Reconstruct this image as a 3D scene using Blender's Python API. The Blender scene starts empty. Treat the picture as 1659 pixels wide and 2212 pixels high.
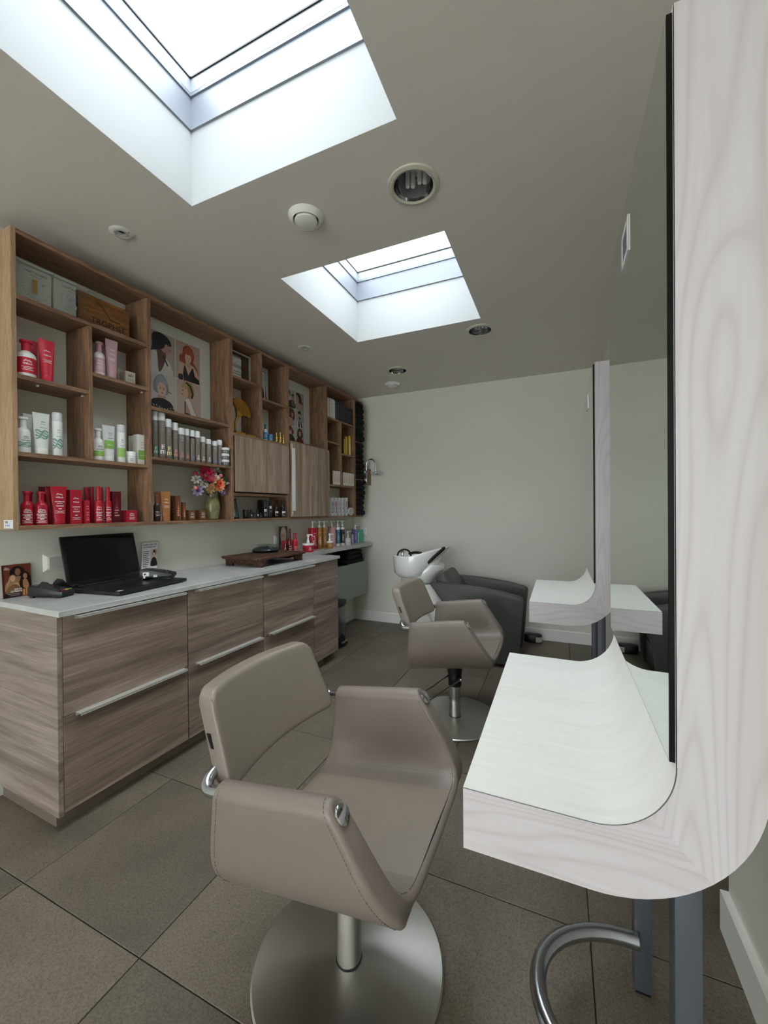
import bpy, bmesh, math, random
from mathutils import Matrix, Vector
random.seed(7)
PI = math.pi
S = bpy.context.scene
COL = S.collection
R = math.radians
cos, sin = math.cos, math.sin

# ------------------------------------------------------------------ camera
IMG_W, IMG_H, F_PX = 1659, 2212, 869.34
YAW, PITCH, ROLL = R(23.552), R(-0.2753), R(-0.4423)
cam_d = bpy.data.cameras.new('camera')
cam = bpy.data.objects.new('camera', cam_d)
COL.objects.link(cam)
_r = Vector((cos(YAW), sin(YAW), 0))
_f0 = Vector((-sin(YAW), cos(YAW), 0))
_u0 = Vector((0, 0, 1))
_f = _f0 * cos(PITCH) + _u0 * sin(PITCH)
_u = _u0 * cos(PITCH) - _f0 * sin(PITCH)
_r2 = _r * cos(ROLL) + _u * sin(ROLL)
_u2 = _u * cos(ROLL) - _r * sin(ROLL)
cam.matrix_world = Matrix(((_r2.x, _u2.x, -_f.x, 0), (_r2.y, _u2.y, -_f.y, 0), (_r2.z, _u2.z, -_f.z, 1.3), (0, 0, 0, 1)))
cam_d.sensor_fit = 'VERTICAL'
cam_d.sensor_height = 24.0
cam_d.lens = 24.0 * F_PX / IMG_H
cam_d.clip_start = 0.02
S.camera = cam

# ------------------------------------------------------------------ sky and exposure
world = bpy.data.worlds.new('sky')
S.world = world
world.use_nodes = True
_wt = world.node_tree
_bg = _wt.nodes['Background']
# overcast sky: three times brighter overhead than at the horizon, dull ground below it
_tc = _wt.nodes.new('ShaderNodeTexCoord')
_sx = _wt.nodes.new('ShaderNodeSeparateXYZ')
_mr = _wt.nodes.new('ShaderNodeMapRange')
_mr.inputs['From Min'].default_value, _mr.inputs['From Max'].default_value = 0.0, 1.0
_mr.inputs['To Min'].default_value, _mr.inputs['To Max'].default_value = 0.333, 1.0
_gt = _wt.nodes.new('ShaderNodeMath')
_gt.operation = 'GREATER_THAN'
_gt.inputs[1].default_value = 0.0
_mx = _wt.nodes.new('ShaderNodeMix')
_mx.data_type = 'FLOAT'
_mx.inputs[2].default_value = 0.34
_mu = _wt.nodes.new('ShaderNodeMath')
_mu.operation = 'MULTIPLY'
_mu.inputs[1].default_value = SKY_STRENGTH = 9.0
_wt.links.new(_tc.outputs['Generated'], _sx.inputs[0])
_wt.links.new(_sx.outputs['Z'], _mr.inputs['Value'])
_wt.links.new(_sx.outputs['Z'], _gt.inputs[0])
_wt.links.new(_gt.outputs[0], _mx.inputs[0])
_wt.links.new(_mr.outputs[0], _mx.inputs[3])
_wt.links.new(_mx.outputs[0], _mu.inputs[0])
_wt.links.new(_mu.outputs[0], _bg.inputs['Strength'])
_bg.inputs['Color'].default_value = (0.93, 0.97, 1.0, 1)
S.view_settings.view_transform = 'Standard'
S.view_settings.look = 'None'
S.view_settings.gamma = 1.0
S.view_settings.use_curve_mapping = False
S.view_settings.exposure = 1.2
S.cycles.use_denoising = True
S.cycles.max_bounces = 14
S.cycles.diffuse_bounces = 8
S.cycles.glossy_bounces = 6
S.cycles.transparent_max_bounces = 12
S.cycles.sample_clamp_indirect = 8.0


def portal(name, loc, rot, sx, sy):
    """sampling portal in a glazed opening: gives no light of its own"""
    l = bpy.data.lights.new(name, 'AREA')
    l.shape = 'RECTANGLE'
    l.size, l.size_y = sx, sy
    l.cycles.is_portal = True
    o = bpy.data.objects.new(name, l)
    o.location = loc
    o.rotation_euler = rot
    COL.objects.link(o)


H = 2.63                                                       # ceiling height
SKY1 = (-1.461, -0.501, 0.323, 1.283)
SKY2 = (-1.457, -0.496, 1.886, 2.847)
portal('skylight_portal', (-0.981, 0.803, 3.22), (0, 0, 0), 0.9, 0.9)
portal('skylight_portal', (-0.976, 2.366, 3.22), (0, 0, 0), 0.9, 0.9)
WIN = (-2.45, 0.40, 0.10, 2.55)                                # shop window behind the viewpoint: x0, x1, z0, z1
Y_FRONT = -4.2
portal('window_portal', (-1.02, Y_FRONT - 0.1, 1.325), (R(-90), 0, 0), 2.85, 2.45)

# ------------------------------------------------------------------ materials


def lin(h):
    c = [int(h[i:i + 2], 16) / 255 for i in (0, 2, 4)]
    return tuple(x / 12.92 if x <= 0.04045 else ((x + 0.055) / 1.055) ** 2.4 for x in c) + (1,)


_M = {}


def mat(hexcol, rough=0.5, metal=0.0, spec=0.5, coat=0.0, name=None):
    k = ('p', hexcol, rough, metal, spec, coat)
    if k in _M:
        return _M[k]
    m = bpy.data.materials.new(name or 'paint_' + hexcol)
    m.use_nodes = True
    b = m.node_tree.nodes['Principled BSDF']
    b.inputs['Base Color'].default_value = lin(hexcol)
    b.inputs['Roughness'].default_value = rough
    b.inputs['Metallic'].default_value = metal
    b.inputs['Specular IOR Level'].default_value = spec
    b.inputs['Coat Weight'].default_value = coat
    _M[k] = m
    return m


class NT:
    """small helper to write node trees"""

    def __init__(self, name):
        self.m = bpy.data.materials.new(name)
        self.m.use_nodes = True
        self.t = self.m.node_tree
        self.b = self.t.nodes['Principled BSDF']

    def n(self, typ, **kw):
        nd = self.t.nodes.new(typ)
        for k, v in kw.items():
            if k in nd.inputs.keys() if isinstance(k, str) else False:
                nd.inputs[k].default_value = v
            else:
                setattr(nd, k, v)
        return nd

    def l(self, a, b):
        self.t.links.new(a, b)

    def ramp(self, fac, stops):
        r = self.n('ShaderNodeValToRGB')
        e = r.color_ramp.elements
        while len(e) < len(stops):
            e.new(0.5)
        for i, (p, c) in enumerate(stops):
            e[i].position = p
            e[i].color = lin(c) if isinstance(c, str) else c
        self.l(fac, r.inputs['Fac'])
        return r.outputs['Color']

    def coords(self, scale, rnd=0.0, kind='Object'):
        tc = self.n('ShaderNodeTexCoord')
        mp = self.n('ShaderNodeMapping')
        mp.inputs['Scale'].default_value = scale
        if rnd:
            oi = self.n('ShaderNodeObjectInfo')
            mu = self.n('ShaderNodeMath', operation='MULTIPLY')
            mu.inputs[1].default_value = rnd
            self.l(oi.outputs['Random'], mu.inputs[0])
            cb = self.n('ShaderNodeCombineXYZ')
            for i in range(3):
                self.l(mu.outputs[0], cb.inputs[i])
            self.l(cb.outputs[0], mp.inputs['Location'])
        self.l(tc.outputs[kind], mp.inputs['Vector'])
        return mp.outputs['Vector']

    def noise(self, vec, scale, detail=4, rough=0.55, dist=0.0):
        nz = self.n('ShaderNodeTexNoise')
        nz.inputs['Scale'].default_value = scale
        nz.inputs['Detail'].default_value = detail
        nz.inputs['Roughness'].default_value = rough
        nz.inputs['Distortion'].default_value = dist
        self.l(vec, nz.inputs['Vector'])
        return nz.outputs['Fac']

    def mul(self, a, b, fac=1.0, mode='MULTIPLY'):
        mx = self.n('ShaderNodeMix', data_type='RGBA', blend_type=mode)
        mx.inputs['Factor'].default_value = fac
        self.l(a, mx.inputs[6])
        self.l(b, mx.inputs[7])
        return mx.outputs[2]

    def bump(self, h, strength, dist=0.001):
        bp = self.n('ShaderNodeBump')
        bp.inputs['Strength'].default_value = strength
        bp.inputs['Distance'].default_value = dist
        self.l(h, bp.inputs['Height'])
        self.l(bp.outputs['Normal'], self.b.inputs['Normal'])


def wood(name, cols, scale, rough=0.5, n1=3.0, n2=14.0, dist=1.2, rnd=9.0, fine=('C8C8C8', 'FFFFFF'), kind='Object', bump=0.0):
    """streaked wood: `scale` is small along the grain"""
    w = NT(name)
    v = w.coords(scale, rnd, kind)
    a = w.noise(v, n1, 5, 0.6, dist)
    c = w.ramp(a, [(0.30, cols[0]), (0.47, cols[1]), (0.56, cols[2]), (0.70, cols[3])])
    f = w.noise(v, n2, 4, 0.7, 0.3)
    fc = w.ramp(f, [(0.35, fine[0]), (0.65, fine[1])])
    w.l(w.mul(c, fc), w.b.inputs['Base Color'])
    w.b.inputs['Roughness'].default_value = rough
    if bump:
        w.bump(f, bump, 0.0006)
    return w.m


def wall_paint(name, h, rough=0.85):
    w = NT(name)
    v = w.coords((1, 1, 1))
    a = w.noise(v, 1.3, 3)
    base = lin(h)
    d = tuple(x * 0.965 for x in base[:3]) + (1,)
    w.l(w.ramp(a, [(0.3, d), (0.7, base)]), w.b.inputs['Base Color'])
    w.b.inputs['Roughness'].default_value = rough
    w.bump(w.noise(v, 260, 2), 0.12, 0.0006)
    return w.m


M_WALL = wall_paint('sage_wall_paint', 'DEDDD4')
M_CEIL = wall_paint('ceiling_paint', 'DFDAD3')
M_SHAFT = wall_paint('shaft_dimmed', 'A9ABAB')  # greyed below its real white to hold back the skylight glare
M_WHITE = mat('EDEDE9', 0.45, name='white_trim')
M_FRAME = mat('868C95', 0.4, name='skylight_frame')  # frame colour darkened along with the shaft against the strong sky light
M_SASH = mat('A4AAB1', 0.4, name='skylight_sash')  # sash darkened likewise: the dimmer light is put into the colour
M_LAM = wood('grey_brown_laminate', ['65574D', '8B7A6F', '9C8A7E', 'B8A699'], (5, .38, 9), 0.42, 1.5, 10, 0.8, 9, ('D8D6D4', 'FFFFFF'))
M_LAME = wood('grey_brown_laminate_end', ['74665C', '918278', '9D8E84', 'AC9D93'], (.45, 5, 9), 0.42, 1.5, 10, 1.4, 9, ('D8D6D4', 'FFFFFF'))
M_DOOR = wood('door_laminate', ['7C6A58', '9B8774', 'AB9682', 'BBA692'], (8, 9, .5), 0.45, 2.2, 12, 0.8, 9, ('CFCBC6', 'FFFFFF'))
M_OAKZ = wood('oak_upright', ['7A5B45', '947357', 'A17D61', 'B08D70'], (9, 9, .9), 0.5, 3.0, 16, 1.5, 9, ('C6C0BA', 'FFFFFF'))
M_OAKY = wood('oak_board', ['7A5B45', '947357', 'A17D61', 'B08D70'], (9, .9, 9), 0.5, 3.0, 16, 1.5, 9, ('C6C0BA', 'FFFFFF'))
M_OAKS = wood('oak_side', ['A98A6A', 'B59674', 'BD9D7B', 'C6A888'], (9, 9, .8), 0.5, 2.4, 16, 1.2, 9, ('D6D0CA', 'FFFFFF'))
M_PALET = wood('whitened_maple_top', ['EEEEE9', 'F1F1EC', 'F2F2EE', 'F4F4F0'], (.8, 9, 1), 0.42, 1.4, 6, 0.7, 0, ('F9F9F8', 'FFFFFF'), 'UV')


def maple(name, along):
    """whitened maple: fine growth lines that wander along the grain"""
    w = NT(name)
    ax = {'x': (.8, 6, 16), 'z': (16, 6, .8)}[along]
    v = w.coords(ax)
    c = w.ramp(w.noise(v, 1.3, 5, 0.6, 1.5), [(0.3, 'C9C2C3'), (0.5, 'CEC8CA'), (0.7, 'D2CDCF')])
    # growth lines: contours of a smooth field stretched along the grain
    vw = w.coords({'x': (.55, .5, 3.2), 'z': (3.2, .5, .55)}[along])
    nz = w.noise(vw, 1.0, 2, 0.45, 0.25)
    ad = w.n('ShaderNodeMath', operation='MULTIPLY')
    ad.inputs[1].default_value = 95
    w.l(nz, ad.inputs[0])
    pp = w.n('ShaderNodeMath', operation='PINGPONG')
    pp.inputs[1].default_value = 1.0
    w.l(ad.outputs[0], pp.inputs[0])
    g = w.ramp(pp.outputs[0], [(0.0, 'F2F0F0'), (0.25, 'FAF9F9'), (0.6, 'FFFFFF')])
    w.l(w.mul(c, g), w.b.inputs['Base Color'])
    w.b.inputs['Roughness'].default_value = 0.45
    return w.m


M_PALEX = maple('whitened_maple_slab', 'x')
M_PALEZ = maple('whitened_maple_post', 'z')
M_RUSTIC = wood('rustic_wood', ['3A2419', '5A3A28', '6E4630', '8A6448'], (6, 1.2, 6), 0.7, 4.0, 22, 2.0, 5, ('8C8078', 'FFFFFF'), bump=0.5)
M_BOXW = wood('stained_box_wood', ['7A4A1C', '8E5A24', '9A662C', 'A87236'], (6, 1.0, 8), 0.5, 3.0, 14, 1.0, 5)
M_CHROME = mat('D9DBDE', 0.12, 1.0, name='chrome')
M_ALU = mat('E0E0DC', 0.38, 0.55, name='brushed_aluminium')
M_TUBE = mat('BFC3C8', 0.22, 1.0, name='satin_tube')
M_BLACK = mat('0B0C0D', 0.4, name='black_plastic')
M_RUBBER = mat('141414', 0.7, name='black_rubber')
M_GREYST = mat('4E535B', 0.42, 0.15, name='grey_lacquered_steel')
M_GOLD = mat('B98A3C', 0.32, 0.85, name='gold')
M_PORC = mat('EDEEEC', 0.12, coat=0.6, name='porcelain')
M_TOWEL = mat('060607', 0.95, name='black_towelling')


def _leather(name, h, rough):
    w = NT(name)
    v = w.coords((1, 1, 1))
    a = w.noise(v, 5, 3)
    b = lin(h)
    w.l(w.ramp(a, [(0.3, tuple(x * .93 for x in b[:3]) + (1,)), (0.7, b)]), w.b.inputs['Base Color'])
    w.b.inputs['Roughness'].default_value = rough
    vo = w.n('ShaderNodeTexVoronoi')
    vo.inputs['Scale'].default_value = 420
    w.l(v, vo.inputs['Vector'])
    w.bump(vo.outputs['Distance'], 0.25, 0.0008)
    return w.m


M_LEATHER = _leather('taupe_leather', '80756E', 0.42)  # slightly pinker tint; darker than the seat for the shade on the sides
M_LEATHER_LIT = _leather('taupe_leather_lit', '8A7F74', 0.42)  # same leather, lightened to stand for light on seat and back
M_DARKL = _leather('anthracite_leather', '464744', 0.45)
M_STITCH = mat('6E6158', 0.7, name='stitch_thread')


def _tile():
    w = NT('stone_tile')
    v = w.coords((1, 1, 1), 13.0)
    a = w.noise(v, 2.2, 5, 0.6, 0.6)
    c = w.ramp(a, [(0.3, '6E675F'), (0.5, '7B7368'), (0.7, '877E71')])
    sp = w.noise(v, 170, 3, 0.7)
    c = w.mul(c, w.ramp(sp, [(0.34, 'C2BEB8'), (0.5, 'E8E6E2'), (0.68, 'FFFFFF')]))
    vs = w.coords((14, 1.1, 1), 5.0)
    st = w.noise(vs, 3.2, 6, 0.75, 1.2)
    li = w.ramp(st, [(0.60, '000000'), (0.72, '5A5448')])
    c = w.mul(c, li, 0.55, 'ADD')
    oi = w.n('ShaderNodeObjectInfo')
    w.l(w.mul(c, w.ramp(oi.outputs['Random'], [(0.0, 'ECEAE8'), (1.0, 'FFFDFA')])), w.b.inputs['Base Color'])
    w.b.inputs['Roughness'].default_value = 0.5
    w.bump(sp, 0.35, 0.0012)
    return w.m


M_TILE = _tile()
M_GROUT = mat('2E2B27', 0.9, name='grout')


def _stone_top():
    w = NT('speckled_worktop')
    v = w.coords((1, 1, 1))
    a = w.noise(v, 210, 3, 0.8)
    c = w.ramp(a, [(0.3, 'B4B7B6'), (0.5, 'C3C5C3'), (0.7, 'CFD0CE')])
    b = w.noise(v, 9, 4)
    w.l(w.mul(c, w.ramp(b, [(0.3, 'E6E6E6'), (0.7, 'FFFFFF')])), w.b.inputs['Base Color'])
    w.b.inputs['Roughness'].default_value = 0.33
    return w.m


M_TOP = _stone_top()


def _brushed(name, h, rough, aniso):
    w = NT(name)
    w.b.inputs['Base Color'].default_value = lin(h)
    w.b.inputs['Metallic'].default_value = 1.0
    w.b.inputs['Roughness'].default_value = rough
    w.b.inputs['Anisotropic'].default_value = aniso
    tg = w.n('ShaderNodeTangent', direction_type='RADIAL', axis='Z')
    w.l(tg.outputs[0], w.b.inputs['Tangent'])
    return w.m


M_DISC = _brushed('brushed_steel_disc', 'C4C2BC', 0.33, 0.75)


def _mirror():
    w = NT('mirror_glass')
    w.b.inputs['Base Color'].default_value = (0.71, 0.765, 0.715, 1)
    w.b.inputs['Metallic'].default_value = 1.0
    w.b.inputs['Roughness'].default_value = 0.0
    return w.m


M_MIRROR = _mirror()


def _clear(name, tint, facing, gloss_rough=0.02):
    """thin clear sheet: mostly transparent, glossy at grazing angles"""
    m = bpy.data.materials.new(name)
    m.use_nodes = True
    t = m.node_tree
    for nd in list(t.nodes):
        t.nodes.remove(nd)
    o = t.nodes.new('ShaderNodeOutputMaterial')
    tr = t.nodes.new('ShaderNodeBsdfTransparent')
    tr.inputs[0].default_value = tint
    gl = t.nodes.new('ShaderNodeBsdfGlossy')
    gl.inputs['Roughness'].default_value = gloss_rough
    mx = t.nodes.new('ShaderNodeMixShader')
    fr = t.nodes.new('ShaderNodeFresnel')
    ge = t.nodes.new('ShaderNodeNewGeometry')              # both faces of the sheet get the same grazing reflection
    m1 = t.nodes.new('ShaderNodeMath')
    m1.operation = 'MULTIPLY_ADD'
    m1.inputs[1].default_value, m1.inputs[2].default_value = -2.0, 1.0
    m2 = t.nodes.new('ShaderNodeMath')
    m2.operation = 'POWER'
    m2.inputs[0].default_value = facing
    t.links.new(ge.outputs['Backfacing'], m1.inputs[0])
    t.links.new(m1.outputs[0], m2.inputs[1])
    t.links.new(m2.outputs[0], fr.inputs['IOR'])
    t.links.new(fr.outputs[0], mx.inputs[0])
    t.links.new(tr.outputs[0], mx.inputs[1])
    t.links.new(gl.outputs[0], mx.inputs[2])
    t.links.new(mx.outputs[0], o.inputs[0])
    return m


M_PANE = _clear('window_glass', (0.97, 0.985, 0.98, 1), 1.45)
M_SKYGLASS = _clear('dimming_skylight_glass', (0.74, 0.755, 0.76, 1), 1.3)  # tint added to cut the sky light coming through the skylights
M_ACRYL = _clear('clear_acrylic', (0.95, 0.96, 0.955, 1), 1.22)
M_GLASSG = _clear('greenish_glass', (0.72, 0.84, 0.80, 1), 1.5)

# ------------------------------------------------------------------ mesh helpers


class MB:
    """collects geometry for one mesh"""

    def __init__(self):
        self.v, self.f, self.mi, self.sm, self.uv = [], [], [], [], None

    def add(self, verts, faces, mi=0, smooth=False):
        o = len(self.v)
        self.v += [tuple(p) for p in verts]
        self.f += [tuple(i + o for i in f) for f in faces]
        self.mi += [mi] * len(faces)
        self.sm += [smooth] * len(faces)
        return self

    def box(self, x0, x1, y0, y1, z0, z1, mi=0):
        v = [(x, y, z) for x in (x0, x1) for y in (y0, y1) for z in (z0, z1)]
        return self.add(v, [(0, 1, 3, 2), (4, 6, 7, 5), (0, 4, 5, 1), (2, 3, 7, 6), (0, 2, 6, 4), (1, 5, 7, 3)], mi)

    def bbox(self, x0, x1, y0, y1, z0, z1, r=0.004, seg=2, mi=0):
        bm = bmesh.new()
        bmesh.ops.create_cube(bm, size=1)
        for p in bm.verts:
            p.co = (x0 + (p.co.x + .5) * (x1 - x0), y0 + (p.co.y + .5) * (y1 - y0), z0 + (p.co.z + .5) * (z1 - z0))
        bmesh.ops.bevel(bm, geom=bm.edges[:], offset=r, segments=seg, affect='EDGES', profile=0.5)
        return self.take(bm, mi)

    def take(self, bm, mi=0, smooth=True):
        bm.verts.ensure_lookup_table()
        bm.verts.index_update()
        self.add([p.co[:] for p in bm.verts], [[q.index for q in f.verts] for f in bm.faces], mi, smooth)
        bm.free()
        return self

    def prism(self, poly, a, b, axis='y', mi=0, bevel=0.0, seg=2):
        """extrude a 2D polygon between a and b; axis y: (x,z); x: (y,z); z: (x,y)"""
        def p3(p, t):
            return {'y': (p[0], t, p[1]), 'x': (t, p[0], p[1]), 'z': (p[0], p[1], t)}[axis]
        bm = bmesh.new()
        lo = [bm.verts.new(p3(p, a)) for p in poly]
        hi = [bm.verts.new(p3(p, b)) for p in poly]
        n = len(poly)
        bm.faces.new(lo)
        bm.faces.new(hi[::-1])
        for i in range(n):
            bm.faces.new((lo[i], hi[i], hi[(i + 1) % n], lo[(i + 1) % n]))
        bmesh.ops.recalc_face_normals(bm, faces=bm.faces[:])
        if bevel:
            es = [e for e in bm.edges if len(e.link_faces) == 2 and e.calc_face_angle(0) > 0.6]
            bmesh.ops.bevel(bm, geom=es, offset=bevel, segments=seg, affect='EDGES', profile=0.5)
        return self.take(bm, mi)

    def lathe(self, prof, seg=24, c=(0, 0, 0), mi=0, sx=1.0, sy=1.0, cap=True):
        """prof: list of (r, z) from bottom to top"""
        v, f = [], []
        for (r, z) in prof:
            for k in range(seg):
                a = 2 * PI * k / seg
                v.append((c[0] + r * sx * cos(a), c[1] + r * sy * sin(a), c[2] + z))
        for i in range(len(prof) - 1):
            for k in range(seg):
                k2 = (k + 1) % seg
                f.append((i * seg + k, i * seg + k2, (i + 1) * seg + k2, (i + 1) * seg + k))
        if cap:
            f.append(tuple(range(seg))[::-1])
            f.append(tuple((len(prof) - 1) * seg + k for k in range(seg)))
        return self.add(v, f, mi, True)

    def loft(self, loops, mi=0, cap=True, closed=True, smooth=True):
        n = len(loops[0])
        v = [p for lp in loops for p in lp]
        f = []
        for i in range(len(loops) - 1):
            for k in range(n if closed else n - 1):
                k2 = (k + 1) % n
                f.append((i * n + k, i * n + k2, (i + 1) * n + k2, (i + 1) * n + k))
        if cap:
            f.append(tuple(range(n))[::-1])
            f.append(tuple((len(loops) - 1) * n + k for k in range(n)))
        return self.add(v, f, mi, smooth)

    def tube(self, path, r, seg=12, mi=0, closed=False, taper=None):
        P = [Vector(p) for p in path]
        n = len(P)
        loops = []
        ref = None
        for i in range(n):
            if closed:
                t = (P[(i + 1) % n] - P[i - 1]).normalized()
            else:
                t = (P[min(i + 1, n - 1)] - P[max(i - 1, 0)]).normalized()
            if ref is None:
                ref = Vector((0, 0, 1)) if abs(t.z) < 0.9 else Vector((1, 0, 0))
            ref = (ref - t * ref.dot(t)).normalized()
            bn = t.cross(ref)
            rr = r * (taper(i / (n - 1)) if taper else 1)
            loops.append([tuple(P[i] + ref * rr * cos(2 * PI * k / seg) + bn * rr * sin(2 * PI * k / seg)) for k in range(seg)])
        if closed:
            loops.append(loops[0])
        return self.loft(loops, mi, not closed)

    def sphere(self, c, r, seg=14, rings=8, mi=0, s=(1, 1, 1)):
        prof = [(r * max(sin(PI * i / rings), 0.001), -r * cos(PI * i / rings)) for i in range(rings + 1)]
        o = len(self.v)
        self.lathe(prof, seg, (0, 0, 0), mi)
        for i in range(o, len(self.v)):
            x, y, z = self.v[i]
            self.v[i] = (c[0] + x * s[0], c[1] + y * s[1], c[2] + z * s[2])
        return self

    def xf(self, fn, start=0):
        self.v[start:] = [tuple(fn(*p)) for p in self.v[start:]]
        return self

    def mesh(self, name, mats, sharp=40):
        me = bpy.data.meshes.new(name)
        me.from_pydata(self.v, [], self.f)
        for m in (mats if isinstance(mats, (list, tuple)) else [mats]):
            me.materials.append(m)
        me.polygons.foreach_set('material_index', self.mi)
        me.polygons.foreach_set('use_smooth', self.sm)
        bm = bmesh.new()
        bm.from_mesh(me)
        bmesh.ops.recalc_face_normals(bm, faces=bm.faces[:])
        bm.to_mesh(me)
        bm.free()
        if any(self.sm):
            me.set_sharp_from_angle(angle=R(sharp))
        return me


def link(name, me, parent=None):
    o = bpy.data.objects.new(name, me)
    COL.objects.link(o)
    if parent is not None:
        o.parent = parent
    return o


def part(name, mb, mats, parent, label=None, kind=None, sharp=40):
    o = link(name, mb.mesh(name, mats, sharp), parent)
    if label:
        o['label'] = label
    if kind:
        o['kind'] = kind
    return o


def thing(name, label, cat, loc=(0, 0, 0), rz=0.0, group=None):
    o = bpy.data.objects.new(name, None)
    o.empty_display_size = 0.05
    COL.objects.link(o)
    o.location = loc
    o.rotation_euler = (0, 0, rz)
    o['label'] = label
    o['category'] = cat
    if group:
        o['group'] = group
    return o


def struct(name, mb, mats, parent=None, label=None):
    o = part(name, mb, mats, parent, label)
    if parent is None:
        o['kind'] = 'structure'
    return o


def kids(o):
    return [c for c in bpy.data.objects if c.parent is o]


def copy_tree(o, loc=None, parent=None, label=None, rz=None):
    c = o.copy()
    COL.objects.link(c)
    if parent is not None:
        c.parent = parent
    if loc is not None:
        c.location = loc
    if rz is not None:
        c.rotation_euler = (0, 0, rz)
    if label:
        c['label'] = label
    for k in kids(o):
        copy_tree(k, parent=c)
    return c


# the left wall stands 1.75 degrees off the room axis: n = distance along its normal, u = along it
AL = R(1.75)
NX, NY = cos(AL), -sin(AL)
UX, UY = sin(AL), cos(AL)


def LW(n, u, z=0.0):
    return (n * NX + u * UX, n * NY + u * UY, z)


def lthing(name, label, cat, n, u, z, group=None, turn=0.0):
    return thing(name, label, cat, LW(n, u, z), -AL + turn, group)


WALL_N = -2.405

# ------------------------------------------------------------------ flat print: lettering, bars, shapes
_T = {}


def glyphs(s, bold=0.0):
    """lettering as flat mesh data, height 1, centred on x"""
    k = (s, bold)
    if k in _T:
        return _T[k]
    cu = bpy.data.curves.new('lettering', 'FONT')
    cu.body = s
    cu.resolution_u = 2
    cu.offset = bold
    ob = bpy.data.objects.new('lettering', cu)
    COL.objects.link(ob)
    dg = bpy.context.evaluated_depsgraph_get()
    me = ob.evaluated_get(dg).to_mesh()
    vs = [(p.co.x, p.co.y) for p in me.vertices]
    fs = [tuple(p.vertices) for p in me.polygons]
    ob.evaluated_get(dg).to_mesh_clear()
    bpy.data.objects.remove(ob)
    bpy.data.curves.remove(cu)
    x0, x1 = min(p[0] for p in vs), max(p[0] for p in vs)
    y0, y1 = min(p[1] for p in vs), max(p[1] for p in vs)
    h = y1 - y0
    vs = [((p[0] - (x0 + x1) / 2) / h, (p[1] - y0) / h) for p in vs]
    _T[k] = (vs, fs, (x1 - x0) / h)
    return _T[k]


class Print:
    """layers of flat colour in the plane (x to the right, y up)"""

    def __init__(self):
        self.el = []
        self.cols = []
        self.layer = 0

    def _mi(self, c):
        if c not in self.cols:
            self.cols.append(c)
        return self.cols.index(c)

    def put(self, vs, fs, c):
        self.layer += 1
        self.el.append((vs, fs, self._mi(c), self.layer))
        return self

    def text(self, s, cx, y, h, c, bold=0.0, maxw=None, rot=0.0, slant=1.0):
        vs, fs, w = glyphs(s, bold)
        sx = h * slant
        if maxw and w * sx > maxw:
            sx = maxw / w
        pts = [(p[0] * sx, p[1] * h) for p in vs]
        if rot:
            pts = [(p[0] * cos(rot) - p[1] * sin(rot), p[0] * sin(rot) + p[1] * cos(rot)) for p in pts]
        return self.put([(cx + p[0], y + p[1]) for p in pts], fs, c)

    def rect(self, x0, x1, y0, y1, c, nx=1):
        vs, fs = [], []
        for i in range(nx + 1):
            x = x0 + (x1 - x0) * i / nx
            vs += [(x, y0), (x, y1)]
        for i in range(nx):
            fs.append((2 * i, 2 * i + 2, 2 * i + 3, 2 * i + 1))
        return self.put(vs, fs, c)

    def poly(self, pts, c):
        return self.put(list(pts), [tuple(range(len(pts)))], c)

    def ell(self, cx, cy, rx, ry, c, n=18, a0=0.0, rot=0.0):
        pts = []
        for k in range(n):
            a = 2 * PI * k / n + a0
            x, y = rx * cos(a), ry * sin(a)
            pts.append((cx + x * cos(rot) - y * sin(rot), cy + x * sin(rot) + y * cos(rot)))
        return self.poly(pts, c)

    def blob(self, pts, c, n=5):
        """smooth closed outline through the points"""
        out = []
        m = len(pts)
        for i in range(m):
            p0, p1, p2, p3 = (pts[(i + j - 1) % m] for j in range(4))
            for k in range(n):
                t = k / n
                q = []
                for d in (0, 1):
                    q.append(0.5 * (2 * p1[d] + (p2[d] - p0[d]) * t + (2 * p0[d] - 5 * p1[d] + 4 * p2[d] - p3[d]) * t * t + (3 * p1[d] - p0[d] - 3 * p2[d] + p3[d]) * t ** 3))
                out.append(tuple(q))
        return self.poly(out, c)

    def stroke(self, pts, w, c):
        vs, fs = [], []
        n = len(pts)
        for i in range(n):
            a, b = pts[max(i - 1, 0)], pts[min(i + 1, n - 1)]
            d = math.hypot(b[0] - a[0], b[1] - a[1]) or 1
            nx, ny = -(b[1] - a[1]) / d * w / 2, (b[0] - a[0]) / d * w / 2
            vs += [(pts[i][0] + nx, pts[i][1] + ny), (pts[i][0] - nx, pts[i][1] - ny)]
        for i in range(n - 1):
            fs.append((2 * i, 2 * i + 1, 2 * i + 3, 2 * i + 2))
        return self.put(vs, fs, c)

    def logo(self, cx, y, w, c):
        """two flowing waves of hair, the mark over the brand lettering"""
        h = w * 0.42
        a = [(cx - .5 * w + w * t, y + h * (.30 + .55 * math.exp(-((t - .30) / .17) ** 2) + .38 * math.exp(-((t - .68) / .15) ** 2) - .1 * t)) for t in [i / 14 for i in range(15)]]
        self.stroke(a, .15 * h, c)
        b = [(cx - .46 * w + .92 * w * t, y + h * (.05 + .42 * math.exp(-((t - .34) / .17) ** 2) + .34 * math.exp(-((t - .74) / .13) ** 2))) for t in [i / 14 for i in range(15)]]
        return self.stroke(b, .13 * h, c)

    def build(self, name, parent, fn, rough=0.5, gap=0.0003):
        """fn(x, y, lift) -> local position"""
        if not self.el:
            return None
        mb = MB()
        for vs, fs, mi, ly in self.el:
            mb.add([fn(x, y, gap * (1 + 0.35 * ly)) for x, y in vs], fs, mi)
        me = bpy.data.meshes.new(name)
        me.from_pydata(mb.v, [], mb.f)
        for c in self.cols:
            me.materials.append(mat(c, rough))
        me.polygons.foreach_set('material_index', mb.mi)
        return link(name, me, parent)


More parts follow.
